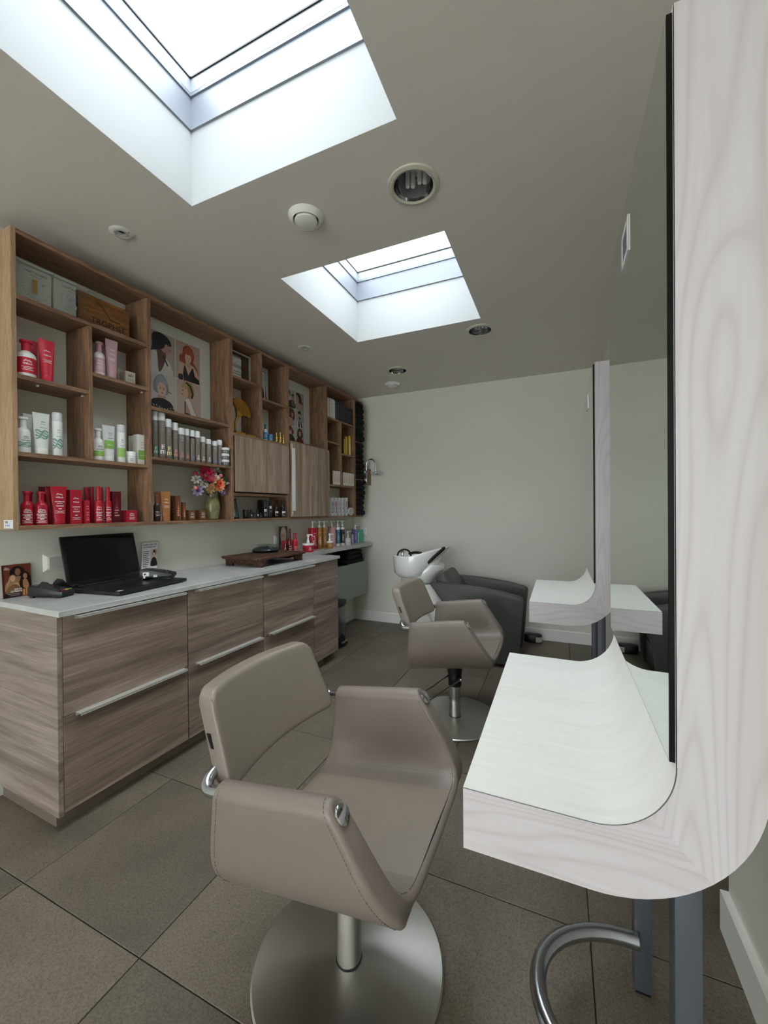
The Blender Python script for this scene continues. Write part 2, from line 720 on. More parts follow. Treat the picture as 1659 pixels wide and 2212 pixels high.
def flat_n(n0, u0=0.0, z0=0.0):
    """print on a face looking along +n (local x)"""
    return lambda x, y, l: (n0 + l, u0 + x, z0 + y)

# products: kind, name, category, n, u, z, width, height, depth, colours, print, label, group
PRODUCTS = [
('shampoo', 'shampoo_bottle', 'bottle', -2.245, 0.962, 1.913, 0.0708, 0.167, None, ('F2F0EE', 'D8233F', 'C8203C'), 'wella', 'white shampoo bottle with red label and red cap on the upper left shelf', 'red care range on the upper left shelf'),
('tube', 'hair_mask_tube', 'tube', -2.33, 1.031, 1.913, 0.0278, 0.206, None, ('D8233F',), '', 'coral red tube half hidden between red capped bottle and front coral tube', 'red care range on the upper left shelf'),
('tube', 'hair_mask_tube', 'tube', -2.245, 1.04, 1.913, 0.0645, 0.199, None, ('D8233F',), 'wella', 'coral red squeeze tube standing on its cap beside red capped white bottle', 'red care range on the upper left shelf'),
('shampoo', 'shampoo_bottle', 'bottle', -2.245, 1.273, 2.013, 0.0513, 0.176, None, ('EFE9EA', 'C79AA6', 'D9B2BB'), 'wella', 'white shampoo bottle with pale pink label and pink cap', 'pale pink range on the upper shelf'),
('tube', 'hair_mask_tube', 'tube', -2.33, 1.335, 2.013, 0.033, 0.217, None, ('B98C98',), '', 'dusky pink tube half hidden behind pale pink tube', 'pale pink range on the upper shelf'),
('tube', 'hair_mask_tube', 'tube', -2.245, 1.337, 2.013, 0.0616, 0.212, None, ('CDA3AE',), 'wella', 'pale pink squeeze tube standing beside pink capped bottle', 'pale pink range on the upper shelf'),
('box', 'carton', 'box', -2.3, 1.415, 2.013, 0.0287, 0.091, 0.025, ('B9B19D',), '', 'small beige carton half hidden behind pale pink tube', 'beige cartons on the upper shelf'),
('box', 'carton', 'box', -2.245, 1.439, 2.013, 0.0539, 0.073, 0.047, ('BDB5A1',), 'wedo', 'small beige carton lying at shelf end by oak upright', 'beige cartons on the upper shelf'),
('shampoo', 'shampoo_bottle', 'bottle', -2.245, 0.948, 1.57, 0.0534, 0.162, None, ('F0F2EE', 'F0F2EE', '7FA396'), 'wave', 'white shampoo bottle with teal wave print at left end of middle shelf', 'white and teal range on the middle shelf'),
('tube', 'hair_mask_tube', 'tube', -2.33, 1.002, 1.57, 0.0347, 0.197, None, ('E2E8E4',), '', 'white tube half hidden between teal print bottle and front white tube', 'white and teal range on the middle shelf'),
('tube', 'hair_mask_tube', 'tube', -2.245, 1.016, 1.57, 0.0655, 0.194, None, ('E6EBE7', '7FA396'), 'wave', 'large white squeeze tube with teal wave print', 'white and teal range on the middle shelf'),
('can', 'foam_dispenser', 'bottle', -2.245, 1.08, 1.57, 0.0415, 0.208, None, ('E8ECE9', 'D9DCDD'), 'wave', 'slim white bottle with clear cap and teal wave print', 'white and teal range on the middle shelf'),
('shampoo', 'shampoo_bottle', 'bottle', -2.245, 1.263, 1.57, 0.0514, 0.166, None, ('F0F2EE', 'F0F2EE', '8FBF5A'), 'band', 'white shampoo bottle with lime green band', 'white and lime range on the middle shelf'),
('tube', 'hair_mask_tube', 'tube', -2.245, 1.317, 1.57, 0.0618, 0.192, None, ('E3E6E3', '8FBF5A'), 'band', 'white squeeze tube with lime green band', 'white and lime range on the middle shelf'),
('can', 'foam_dispenser', 'bottle', -2.245, 1.381, 1.57, 0.0426, 0.206, None, ('E8ECE9', 'D9DCDD', '9CC46A'), 'band', 'slim white bottle with clear cap and lime green band', 'white and lime range on the middle shelf'),
('jar', 'cream_jar', 'jar', -2.245, 1.435, 1.57, 0.0497, 0.067, None, ('EDEFEA', 'F4F4F2', '7FA396'), 'small', 'low white jar beside slim lime banded bottle', 'white and lime range on the middle shelf'),
('box', 'carton', 'box', -2.33, 1.506, 1.57, 0.0281, 0.174, 0.025, ('E4E4DE',), '', 'white carton half hidden behind lime banded carton', 'white and lime range on the middle shelf'),
('box', 'carton', 'box', -2.245, 1.5, 1.57, 0.0505, 0.173, 0.044, ('EFEFEA', '8FBF5A'), 'band', 'tall white carton with lime green band at right end of middle shelf', 'white and lime range on the middle shelf'),
('shampoo', 'shampoo_bottle', 'bottle', -2.34, 1.014, 1.243, 0.0266, 0.156, None, ('8E0F24', '8E0F24', '8E0F24'), '', 'deep red bottle half hidden behind the two front red bottles', 'deep red care range on the bottom left shelf'),
('shampoo', 'shampoo_bottle', 'bottle', -2.25, 0.96, 1.243, 0.0451, 0.155, None, ('B0182F', 'B0182F', 'B0182F'), 'ultimate', 'deep red shampoo bottle standing at far left of bottom shelf', 'deep red care range on the bottom left shelf'),
('shampoo', 'shampoo_bottle', 'bottle', -2.25, 1.014, 1.243, 0.0501, 0.155, None, ('B0182F', 'B0182F', 'B0182F'), 'ultimate', 'deep red shampoo bottle standing second from left on bottom shelf', 'deep red care range on the bottom left shelf'),
('tube', 'hair_mask_tube', 'tube', -2.36, 1.085, 1.243, 0.0603, 0.184, None, ('8E0F24',), '', 'deep red tube rearmost of three in a row, mostly hidden', 'deep red care range on the bottom left shelf'),
('tube', 'hair_mask_tube', 'tube', -2.3, 1.083, 1.243, 0.0584, 0.184, None, ('8E0F24',), '', 'deep red tube in the middle of three overlapping tubes', 'deep red care range on the bottom left shelf'),
('tube', 'hair_mask_tube', 'tube', -2.25, 1.086, 1.243, 0.064, 0.183, None, ('B0182F',), 'ultimate', 'large deep red squeeze tube foremost of three overlapping tubes', 'deep red care range on the bottom left shelf'),
('box', 'carton', 'box', -2.25, 1.161, 1.243, 0.0514, 0.17, 0.05, ('B0182F',), 'ultimate', 'tall deep red carton beside large red tube', 'deep red care range on the bottom left shelf'),
('can', 'serum_bottle', 'bottle', -2.34, 1.256, 1.243, 0.0229, 0.19, None, ('8E0F24', 'B0182F'), '', 'slim red bottle behind small red carton, left of pair', 'deep red care range on the bottom left shelf'),
('can', 'serum_bottle', 'bottle', -2.34, 1.282, 1.243, 0.0219, 0.193, None, ('8E0F24', 'B0182F'), '', 'slim red bottle behind small red carton, right of pair', 'deep red care range on the bottom left shelf'),
('box', 'carton', 'box', -2.24, 1.208, 1.243, 0.0211, 0.118, 0.03, ('B0182F',), 'ultimate', 'small upright deep red carton before two slim bottles', 'deep red care range on the bottom left shelf'),
('can', 'serum_bottle', 'bottle', -2.34, 1.331, 1.243, 0.0174, 0.193, None, ('8E0F24', 'B0182F'), '', 'slim red bottle peeping between two tall foam bottles', 'deep red care range on the bottom left shelf'),
('spray', 'foam_dispenser', 'bottle', -2.25, 1.266, 1.243, 0.0383, 0.192, None, ('B0182F', 'B0182F'), 'ultimate', 'tall deep red foam bottle, wider left one of front pair', 'deep red care range on the bottom left shelf'),
('spray', 'foam_dispenser', 'bottle', -2.25, 1.313, 1.243, 0.0337, 0.192, None, ('B0182F', 'B0182F'), 'ultimate', 'tall deep red foam bottle, slimmer right one of front pair', 'deep red care range on the bottom left shelf'),
('box', 'carton', 'box', -2.27, 1.371, 1.243, 0.0462, 0.17, 0.039, ('5A0B18', '1E0A0E'), 'dark', 'black and dark red carton with printed red bottle', 'deep red care range on the bottom left shelf'),
('box', 'carton', 'box', -2.25, 1.441, 1.243, 0.0594, 0.067, 0.05, ('B0182F',), 'wella', 'low deep red carton standing alone at right of red range', 'deep red care range on the bottom left shelf'),
('can', 'styling_spray', 'bottle', -2.25, 1.583, 1.62, 0.0311, 0.279, None, ('7C736C', 'EDEFF1', '', '7FE0CF'), 'em', 'tall grey spray can with turquoise letters at the left end', 'styling sprays on the second bay middle shelf'),
('can', 'styling_spray', 'bottle', -2.25, 1.625, 1.62, 0.0438, 0.285, None, ('7C736C', 'EDEFF1', '', 'F4F6F6'), 'em', 'tall grey spray can with white letters', 'styling sprays on the second bay middle shelf'),
('can', 'styling_spray', 'bottle', -2.25, 1.668, 1.62, 0.0426, 0.246, None, ('7C736C', 'EDEFF1', '', 'F2E3A8'), 'em', 'grey spray can with cream letters and wide white cap', 'styling sprays on the second bay middle shelf'),
('can', 'styling_spray', 'bottle', -2.25, 1.716, 1.62, 0.0342, 0.233, None, ('7C736C', 'EDEFF1', '', 'F0A08C'), 'em', 'grey spray can with salmon letters', 'styling sprays on the second bay middle shelf'),
('can', 'styling_spray', 'bottle', -2.25, 1.757, 1.62, 0.0433, 0.208, None, ('7C736C', 'EDEFF1', '', 'C98EA0'), 'ems', 'grey bottle with white cap and rose letters', 'styling sprays on the second bay middle shelf'),
('can', 'styling_spray', 'bottle', -2.25, 1.8, 1.62, 0.032, 0.21, None, ('7C736C', 'EDEFF1', '', 'D99484'), 'ems', 'slim grey bottle with white cap and peach letters', 'styling sprays on the second bay middle shelf'),
('can', 'styling_spray', 'bottle', -2.25, 1.841, 1.62, 0.0317, 0.208, None, ('7C736C', 'EDEFF1', '202028', '8E8ED0'), 'ems', 'slim grey bottle with black collar and blue letters', 'styling sprays on the second bay middle shelf'),
('can', 'styling_spray', 'bottle', -2.25, 1.88, 1.62, 0.0361, 0.209, None, ('7C736C', 'EDEFF1', '', 'DADADA'), 'ems', 'slim grey bottle with white cap and pale letters', 'styling sprays on the second bay middle shelf'),
('can', 'styling_spray', 'bottle', -2.25, 1.922, 1.62, 0.0357, 0.179, None, ('7C736C', 'EDEFF1', '', 'D8D8A8'), 'ems', 'short grey bottle with white cap and yellowish letters', 'styling sprays on the second bay middle shelf'),
('can', 'styling_spray', 'bottle', -2.25, 1.969, 1.62, 0.0376, 0.171, None, ('7C736C', 'EDEFF1', '', 'D8DADA'), 'ems', 'short grey bottle with tall white cap', 'styling sprays on the second bay middle shelf'),
('can', 'styling_spray', 'bottle', -2.25, 2.021, 1.62, 0.0365, 0.166, None, ('7C736C', 'EDEFF1', '', '8E8ED0'), 'ems', 'short grey bottle with white nozzle and violet panel', 'styling sprays on the second bay middle shelf'),
('can', 'styling_spray', 'bottle', -2.25, 2.064, 1.62, 0.0361, 0.179, None, ('7C736C', 'EDEFF1', '', '9A9AD8'), 'ems', 'short grey bottle with white cap beside stacked jars', 'styling sprays on the second bay middle shelf'),
('jar', 'styling_jar', 'jar', -2.22, 2.088, 1.62, 0.0524, 0.042, None, ('6E6C6C', 'ECECEC'), 'small', 'grey jar with white lid, bottom one of the stack of three', 'stacked styling jars'),
('jar', 'styling_jar', 'jar', -2.22, 2.088, 1.662, 0.0532, 0.042, None, ('6E6C6C', 'ECECEC'), 'small', 'grey jar with white lid, middle one of the stack of three', 'stacked styling jars'),
('jar', 'styling_jar', 'jar', -2.22, 2.09, 1.704, 0.0532, 0.042, None, ('6E6C6C', 'ECECEC'), 'small', 'grey jar with white lid, top one of the stack of three', 'stacked styling jars'),
('tube', 'hair_mask_tube', 'tube', -2.34, 1.66, 1.243, 0.0447, 0.182, None, ('8A5A3A',), '', 'copper tube half hidden behind dark oil bottle', 'copper range on the second bay bottom shelf'),
('shampoo', 'oil_bottle', 'bottle', -2.25, 1.591, 1.243, 0.0367, 0.155, None, ('3A2A20', '8A5A3A', ''), 'small', 'dark brown glass bottle with copper cap left of copper tube', 'copper range on the second bay bottom shelf'),
('tube', 'hair_mask_tube', 'tube', -2.25, 1.649, 1.243, 0.0612, 0.18, None, ('B07646',), 'wella', 'copper squeeze tube standing on its cap', 'copper range on the second bay bottom shelf'),
('box', 'carton', 'box', -2.3, 1.737, 1.243, 0.0205, 0.158, 0.019, ('4A2418',), 'small', 'narrow dark brown carton behind copper tube', 'copper range on the second bay bottom shelf'),
('box', 'carton', 'box', -2.25, 1.735, 1.243, 0.0315, 0.157, 0.03, ('6A4226', 'C4683C'), 'bottle', 'brown carton printed with an orange bottle, taller of two', 'copper range on the second bay bottom shelf'),
('box', 'carton', 'box', -2.25, 1.779, 1.243, 0.0213, 0.117, 0.02, ('6A4226', 'C4683C'), 'bottle', 'brown carton printed with an orange bottle, shorter of two', 'copper range on the second bay bottom shelf'),
('box', 'carton', 'box', -2.25, 1.837, 1.243, 0.049, 0.066, 0.049, ('6E4628',), 'wella', 'low brown carton beside orange bottle cartons', 'copper range on the second bay bottom shelf'),
('box', 'carton', 'box', -2.25, 1.921, 1.243, 0.0488, 0.066, 0.05, ('6E4628',), 'wella', 'low brown carton next to green vase', 'copper range on the second bay bottom shelf'),
('shampoo', 'shampoo_bottle', 'bottle', -2.25, 2.53, 1.866, 0.0319, 0.132, None, ('E8EEF2', '2E6A92', '3E8FC0'), 'small', 'white bottle with blue label and blue cap', 'blue and gold products over the wooden doors'),
('jar', 'cream_jar', 'jar', -2.25, 2.588, 1.866, 0.0426, 0.059, None, ('3E86B0', '3E86B0'), 'small', 'blue jar beside the blue labelled bottle', 'blue and gold products over the wooden doors'),
('spray', 'oil_bottle', 'bottle', -2.25, 2.664, 1.866, 0.0226, 0.087, None, ('C9A24E', 'D8B868'), 'small', 'short gold oil bottle nearest the blue jar', 'gold oil bottles'),
('spray', 'oil_bottle', 'bottle', -2.33, 2.789, 1.866, 0.0192, 0.152, None, ('C9A24E', 'D8B868'), 'small', 'tall slim gold oil bottle behind the short pair', 'gold oil bottles'),
('spray', 'oil_bottle', 'bottle', -2.25, 2.712, 1.866, 0.0262, 0.099, None, ('C9A24E', 'D8B868'), 'small', 'short gold oil bottle in the middle of the group', 'gold oil bottles'),
('spray', 'oil_bottle', 'bottle', -2.25, 2.755, 1.866, 0.0329, 0.142, None, ('C9A24E', 'D8B868'), 'small', 'tallest gold oil bottle at the right of the group', 'gold oil bottles'),
('jar', 'cream_jar', 'jar', -2.25, 2.311, 1.243, 0.0481, 0.068, None, ('15171A', '0E1012'), '', 'black ribbed jar beside the small picture frame', 'black range in the niche under the wooden door'),
('can', 'serum_bottle', 'bottle', -2.25, 2.366, 1.243, 0.0193, 0.068, None, ('15171A', '0E1012', 'E8E8E8'), 'tag', 'mini black bottle with white label next to ribbed jar', 'black range in the niche under the wooden door'),
('jar', 'cream_jar', 'jar', -2.25, 2.4, 1.243, 0.0192, 0.044, None, ('3A3226', '15171A'), '', 'tiny brown glass jar between two mini black bottles', 'black range in the niche under the wooden door'),
('can', 'serum_bottle', 'bottle', -2.25, 2.436, 1.243, 0.0197, 0.068, None, ('15171A', '0E1012', 'E8E8E8'), 'tag', 'mini black bottle with white label, right of the two minis', 'black range in the niche under the wooden door'),
('jar', 'cream_jar', 'jar', -2.25, 2.471, 1.243, 0.0209, 0.044, None, ('3A3226', '15171A'), '', 'tiny brown glass jar right of the mini bottles', 'black range in the niche under the wooden door'),
('box', 'carton', 'box', -2.35, 2.583, 1.243, 0.0403, 0.149, 0.019, ('22231F',), '', 'dark carton half hidden behind mini bottle', 'black range in the niche under the wooden door'),
('can', 'serum_bottle', 'bottle', -2.25, 2.519, 1.243, 0.032, 0.146, None, ('1B1B18', '12120F', 'E8E8E8'), 'tag', 'tall black bottle with white square label, left of the four', 'black range in the niche under the wooden door'),
('tube', 'hair_mask_tube', 'tube', -2.25, 2.579, 1.243, 0.0398, 0.139, None, ('17181A', 'E8E8E8'), 'tag', 'black tapered tube with white square label', 'black range in the niche under the wooden door'),
('spray', 'shampoo_bottle', 'bottle', -2.25, 2.652, 1.243, 0.0427, 0.148, None, ('14161A', '101012', 'E8E8E8'), 'tag', 'tall black pump bottle with white label, left of the last two', 'black range in the niche under the wooden door'),
('spray', 'shampoo_bottle', 'bottle', -2.222, 2.706, 1.243, 0.0432, 0.149, None, ('14161A', '101012', 'E8E8E8'), 'tag', 'tall black pump bottle with white label at right end of niche', 'black range in the niche under the wooden door'),
('book', 'book', 'book', -2.225, 3.421, 2.236, 0.033, 0.187, 0.15, ('D8D8D4',), '', 'white ring binder at left end of the book row', 'books on the top shelf of the far bay'),
('book', 'book', 'book', -2.225, 3.466, 2.236, 0.037, 0.193, 0.15, ('CFCFCB',), '', 'white slim folder second in the book row', 'books on the top shelf of the far bay'),
('book', 'book', 'book', -2.225, 3.517, 2.236, 0.06, 0.197, 0.15, ('DCDCD8',), '', 'thick white book at right of the white spines', 'books on the top shelf of the far bay'),
('book', 'book', 'book', -2.225, 3.569, 2.236, 0.025, 0.209, 0.15, ('1B2A4A',), '', 'navy book next to the thick white book', 'books on the top shelf of the far bay'),
('book', 'book', 'book', -2.225, 3.604, 2.236, 0.039, 0.208, 0.15, ('14161A',), '', 'black book after the navy spine', 'books on the top shelf of the far bay'),
('book', 'book', 'book', -2.225, 3.645, 2.236, 0.032, 0.213, 0.15, ('0E0F11',), '', 'black book with plain spine, third dark one', 'books on the top shelf of the far bay'),
('book', 'book', 'book', -2.225, 3.683, 2.236, 0.033, 0.203, 0.15, ('18181A',), '', 'thin black book in the dark row, fourth dark one', 'books on the top shelf of the far bay'),
('book', 'book', 'book', -2.225, 3.724, 2.236, 0.041, 0.178, 0.15, ('1E1E20',), '', 'shorter black book with pale spine marking', 'books on the top shelf of the far bay'),
('book', 'book', 'book', -2.225, 3.764, 2.236, 0.031, 0.177, 0.15, ('141414',), '', 'shorter black book after the pale marked spine', 'books on the top shelf of the far bay'),
('book', 'book', 'book', -2.225, 3.801, 2.236, 0.033, 0.18, 0.15, ('232325',), '', 'dark grey book in the right half of the row', 'books on the top shelf of the far bay'),
('book', 'book', 'book', -2.225, 3.841, 2.236, 0.038, 0.184, 0.15, ('101012',), '', 'black book before the dark pair at the end', 'books on the top shelf of the far bay'),
('book', 'book', 'book', -2.225, 3.878, 2.236, 0.03, 0.188, 0.15, ('2A2A2C',), '', 'dark book with pale edge near the end of row', 'books on the top shelf of the far bay'),
('book', 'book', 'book', -2.225, 3.917, 2.236, 0.041, 0.191, 0.15, ('0E0E10',), '', 'last black book beside the oak upright', 'books on the top shelf of the far bay'),
('shampoo', 'shampoo_bottle', 'bottle', -2.25, 3.765, 1.902, 0.0185, 0.173, None, ('E8C83A', 'E8E4D8', ''), '', 'yellow bottle with white cap at left of yellow range', 'yellow range in the far bay'),
('box', 'carton', 'box', -2.25, 3.815, 1.902, 0.0409, 0.206, 0.017, ('E6C02E',), 'small', 'yellow carton in the middle of yellow range', 'yellow range in the far bay'),
('can', 'foam_dispenser', 'bottle', -2.25, 3.878, 1.902, 0.0281, 0.222, None, ('E6D07A', 'F0D23A'), '', 'yellow bottle with tall cap at right of yellow range', 'yellow range in the far bay'),
('box', 'colour_carton', 'box', -2.215, 3.511, 1.566, 0.0274, 0.14, 0.017, ('E9E4DE', 'D89A6A'), 'bottle', 'white hair colour carton with orange swirl, left one of the left three', 'hair colour cartons in the left cell'),
('box', 'colour_carton', 'box', -2.215, 3.562, 1.566, 0.0264, 0.141, 0.017, ('E9E4DE', 'D89A6A'), 'bottle', 'white hair colour carton with orange swirl, middle one of the left three', 'hair colour cartons in the left cell'),
('box', 'colour_carton', 'box', -2.215, 3.614, 1.566, 0.0298, 0.143, 0.017, ('E9E4DE', '8A7A9A'), 'bottle', 'white hair colour carton with orange swirl, right one of the left three', 'hair colour cartons in the left cell'),
('box', 'colour_carton', 'box', -2.215, 3.704, 1.566, 0.0258, 0.139, 0.017, ('E9E4DE', 'D8A05A'), 'bottle', 'white hair colour carton with orange swirl, first of five in the right cell', 'hair colour cartons in the right cell'),
('box', 'colour_carton', 'box', -2.215, 3.753, 1.566, 0.0269, 0.139, 0.017, ('E9E4DE', 'D8A05A'), 'bottle', 'white hair colour carton with orange swirl, second of five in the right cell', 'hair colour cartons in the right cell'),
('box', 'colour_carton', 'box', -2.215, 3.804, 1.566, 0.0275, 0.139, 0.017, ('E9E4DE', 'D8A05A'), 'bottle', 'white hair colour carton with orange swirl, third of five in the right cell', 'hair colour cartons in the right cell'),
('box', 'colour_carton', 'box', -2.215, 3.856, 1.566, 0.0275, 0.139, 0.017, ('E9E4DE', 'D8A05A'), 'bottle', 'white hair colour carton with orange swirl, fourth of five in the right cell', 'hair colour cartons in the right cell'),
('box', 'colour_carton', 'box', -2.215, 3.909, 1.566, 0.0286, 0.139, 0.017, ('E9E4DE', '8A7A9A'), 'bottle', 'white hair colour carton with orange swirl, fifth of five in the right cell', 'hair colour cartons in the right cell'),
('box', 'colour_carton', 'box', -2.25, 3.463, 1.243, 0.022, 0.188, 0.028, ('DDDDE0', 'C9CCD2'), 'fig', 'silver colour tube carton next to tall door', 'colour cartons in the bottom row'),
('box', 'colour_carton', 'box', -2.25, 3.522, 1.243, 0.0335, 0.189, 0.028, ('DDDDE0', '2A3F86'), 'fig', 'white and blue carton in the colour row', 'colour cartons in the bottom row'),
('box', 'colour_carton', 'box', -2.25, 3.587, 1.243, 0.0325, 0.191, 0.028, ('DDDDE0', 'C2243A'), 'fig', 'white and red carton in the colour row', 'colour cartons in the bottom row'),
('box', 'colour_carton', 'box', -2.25, 3.66, 1.243, 0.0363, 0.192, 0.028, ('DDDDE0', 'A7A9AB'), 'fig', 'silver carton with black figure, left of three', 'colour cartons in the bottom row'),
('box', 'colour_carton', 'box', -2.25, 3.732, 1.243, 0.0335, 0.194, 0.028, ('DDDDE0', 'A2A4A4'), 'fig', 'silver carton with black and gold figure, middle of three', 'colour cartons in the bottom row'),
('box', 'colour_carton', 'box', -2.25, 3.81, 1.243, 0.0407, 0.196, 0.028, ('DDDDE0', '8E8E92'), 'fig', 'silver carton with dark red mark beside the clock', 'colour cartons in the bottom row'),
('card', 'photo_card', 'card', -2.36, 2.877, 0.903, 0.165, 0.258, None, ('3A3634',), '', 'photo card of a blonde woman leaning behind red spray bottles', 'cards on the worktop'),
('box', 'carton', 'box', -2.3, 2.826, 0.903, 0.0383, 0.134, 0.018, ('B01A2E', '16161A'), 'fig', 'small red, black and white carton in front of the blonde woman card', 'red items beside the tray'),
('spray', 'spray_bottle', 'bottle', -2.3, 2.888, 0.903, 0.0405, 0.237, None, ('7A1020', '5A0C18'), 'small', 'dark red spray bottle standing before the blonde woman card', 'red items beside the tray'),
('shampoo', 'shampoo_bottle', 'bottle', -2.28, 2.939, 0.903, 0.0509, 0.198, None, ('C01C34', 'B01830', ''), 'small', 'bright red bottle right of dark red spray bottle', 'red items beside the tray'),
('pumpjar', 'pump_jar', 'jar', -2.2, 3.027, 0.924, 0.1041, 0.161, None, ('B0162E', 'F0F0EE'), 'wella', 'wide red jar with white pump lid', 'pump bottles along the ledge'),
('pump', 'pump_bottle', 'bottle', -2.3, 3.239, 0.924, 0.0863, 0.273, None, ('B0162E', 'EDEDEB'), 'side', 'deep red pump bottle behind the wide red jar', 'pump bottles along the ledge'),
('pump', 'pump_bottle', 'bottle', -2.27, 3.31, 0.924, 0.0498, 0.275, None, ('A5702E', 'EDEDEB'), 'side', 'caramel brown pump bottle next to the red one', 'pump bottles along the ledge'),
('pump', 'pump_bottle', 'bottle', -2.27, 3.396, 0.924, 0.0445, 0.273, None, ('A5702E', 'EDEDEB'), 'side', 'caramel brown pump bottle nearer the pink one', 'pump bottles along the ledge'),
('pumpjar', 'pump_jar', 'jar', -2.19, 3.37, 0.924, 0.0643, 0.15, None, ('B0783E', 'F0F0EE'), 'small', 'small caramel jar with white pump lid', 'pump bottles along the ledge'),
('pump', 'pump_bottle', 'bottle', -2.3, 3.579, 0.924, 0.0816, 0.268, None, ('CF9DA0', 'EDEDEB'), 'side', 'pink pump bottle behind the small caramel jar', 'pump bottles along the ledge'),
('pump', 'pump_bottle', 'bottle', -2.27, 3.651, 0.924, 0.0438, 0.271, None, ('2F6E96', 'EDEDEB', 'EDEDEB'), 'side', 'blue pump bottle with white top and bottom', 'pump bottles along the ledge'),
('pump', 'pump_bottle', 'bottle', -2.27, 3.745, 0.924, 0.0487, 0.268, None, ('25262A', 'EDEDEB', 'EDEDEB'), 'side', 'black pump bottle with white top and bottom', 'pump bottles along the ledge'),
('pumpjar', 'pump_jar', 'jar', -2.22, 3.776, 0.924, 0.0649, 0.152, None, ('DDE0DE', 'C9CCCB'), 'fig', 'clear and white pump jar with black label', 'pump bottles along the ledge'),
('spray', 'spray_bottle', 'bottle', -2.25, 3.925, 0.924, 0.0303, 0.17, None, ('B9AAD8', '3A3566'), 'side', 'slim lilac bottle with dark cap', 'pump bottles along the ledge'),
('pump', 'pump_bottle', 'bottle', -2.28, 4.043, 0.924, 0.0408, 0.207, None, ('6F7FBE', 'EDEDEB'), 'side', 'periwinkle blue bottle with white pump', 'pump bottles along the ledge'),
('can', 'serum_bottle', 'bottle', -2.28, 4.114, 0.924, 0.0238, 0.118, None, ('C9D6D0', 'E4ECE8'), '', 'tiny white bottle between blue and mint products', 'pump bottles along the ledge'),
('box', 'carton', 'box', -2.25, 4.143, 0.924, 0.0668, 0.15, 0.028, ('58C0A0',), '', 'mint green carton at the far end of the ledge', 'pump bottles along the ledge'),
]

# ================================================================== THE SETTING
XW_R, XW_R2, X_REC = 0.47, 0.362, 1.25       # right wall near, right wall far, back of the side recess
Y_BACK, Y_END, Y_FAR = 4.288, 1.545, 3.25

# floor: grout bed with every stone tile laid on it
fl = struct('floor', MB().box(-2.85, 1.4, Y_FRONT - .15, 4.45, -0.06, -0.004), M_GROUT)
TX, TY, JX, JY = 0.604, 0.592, -1.733, 0.781
_tb = MB().bbox(-TX / 2 + .0016, TX / 2 - .0016, -TY / 2 + .0016, TY / 2 - .0016, -0.012, 0.0, 0.0012, 1)
_tm = _tb.mesh('tile', M_TILE)
for i in range(-2, 6):
    for j in range(-9, 7):
        cx, cy = JX + TX * (i + .5), JY + TY * (j + .5)
        if cx - TX / 2 > 1.3 or cx + TX / 2 < -2.7:
            continue
        o = link('tile', _tm, fl)
        o.location = (cx, cy, 0)

# left wall (turned 1.75 degrees), back wall, right walls, front wall with the shop window
wl = struct('wall_left', MB().box(-0.15, 0, -4.35, 4.5, 0, H + .02), M_WALL)
wl.location = LW(WALL_N, 0)
wl.rotation_euler = (0, 0, -AL)
struct('wall_back', MB().box(-2.6, 1.4, Y_BACK, Y_BACK + .15, 0, H + .02), M_WALL)
struct('wall_right', MB().box(XW_R, XW_R + .14, Y_FRONT, Y_END, 0, H + .02), M_WALL)
struct('wall_right_far', MB().box(XW_R2, 1.4, Y_FAR, Y_BACK, 0, H + .02), M_WALL)
struct('wall_recess', MB().box(X_REC, 1.4, Y_END - .3, Y_FAR, 0, H + .02).box(XW_R + .14, X_REC, Y_END - .3, Y_END - .16, 0, H + .02), M_WALL)
wx0, wx1, wz0, wz1 = WIN
wf = struct('wall_front', MB().box(-2.85, wx0, Y_FRONT - .12, Y_FRONT, 0, H + .02).box(wx1, 1.4, Y_FRONT - .12, Y_FRONT, 0, H + .02)
            .box(wx0, wx1, Y_FRONT - .12, Y_FRONT, 0, wz0).box(wx0, wx1, Y_FRONT - .12, Y_FRONT, wz1, H + .02), M_WALL)
w3 = struct('window_3', MB().box(wx0, wx0 + .06, Y_FRONT - .1, Y_FRONT - .03, wz0, wz1).box(wx1 - .06, wx1, Y_FRONT - .1, Y_FRONT - .03, wz0, wz1)
            .box(wx0, wx1, Y_FRONT - .1, Y_FRONT - .03, wz0, wz0 + .06).box(wx0, wx1, Y_FRONT - .1, Y_FRONT - .03, wz1 - .06, wz1)
            .box(-.88, -.82, Y_FRONT - .1, Y_FRONT - .03, wz0, wz1), M_WHITE)
part('pane', MB().box(wx0 + .05, wx1 - .05, Y_FRONT - .068, Y_FRONT - .062, wz0 + .05, wz1 - .05), M_PANE, w3)

# ceiling slab with two skylight openings and the recesses of the fittings cut out
DOWN = [(-0.541, 1.569), (-0.533, 3.032), (-1.406, 3.577)]
SPOT = [(-1.904, 1.268), (-1.899, 2.761)]


def ceiling_mesh():
    slab = MB().box(-2.9, 1.4, Y_FRONT - .12, 4.45, H, H + .06).mesh('ceiling', M_CEIL)
    so = link('ceiling', slab)
    cut = MB()
    for s in (SKY1, SKY2):
        cut.box(s[0], s[1], s[2], s[3], H - .1, H + .2)
    for x, y in DOWN:
        cut.lathe([(.084, -.1), (.084, .2)], 40, (x, y, H))
    for x, y in SPOT:
        cut.lathe([(.030, -.1), (.030, .2)], 24, (x, y, H))
    co = link('cutter', cut.mesh('cutter', M_CEIL))
    md = so.modifiers.new('cut', 'BOOLEAN')
    md.operation, md.object, md.solver = 'DIFFERENCE', co, 'EXACT'
    dg = bpy.context.evaluated_depsgraph_get()
    me = bpy.data.meshes.new_from_object(so.evaluated_get(dg))
    so.modifiers.clear()
    so.data = me
    bpy.data.objects.remove(co)
    me.materials.clear()
    me.materials.append(M_CEIL)
    so['kind'] = 'structure'
    return so


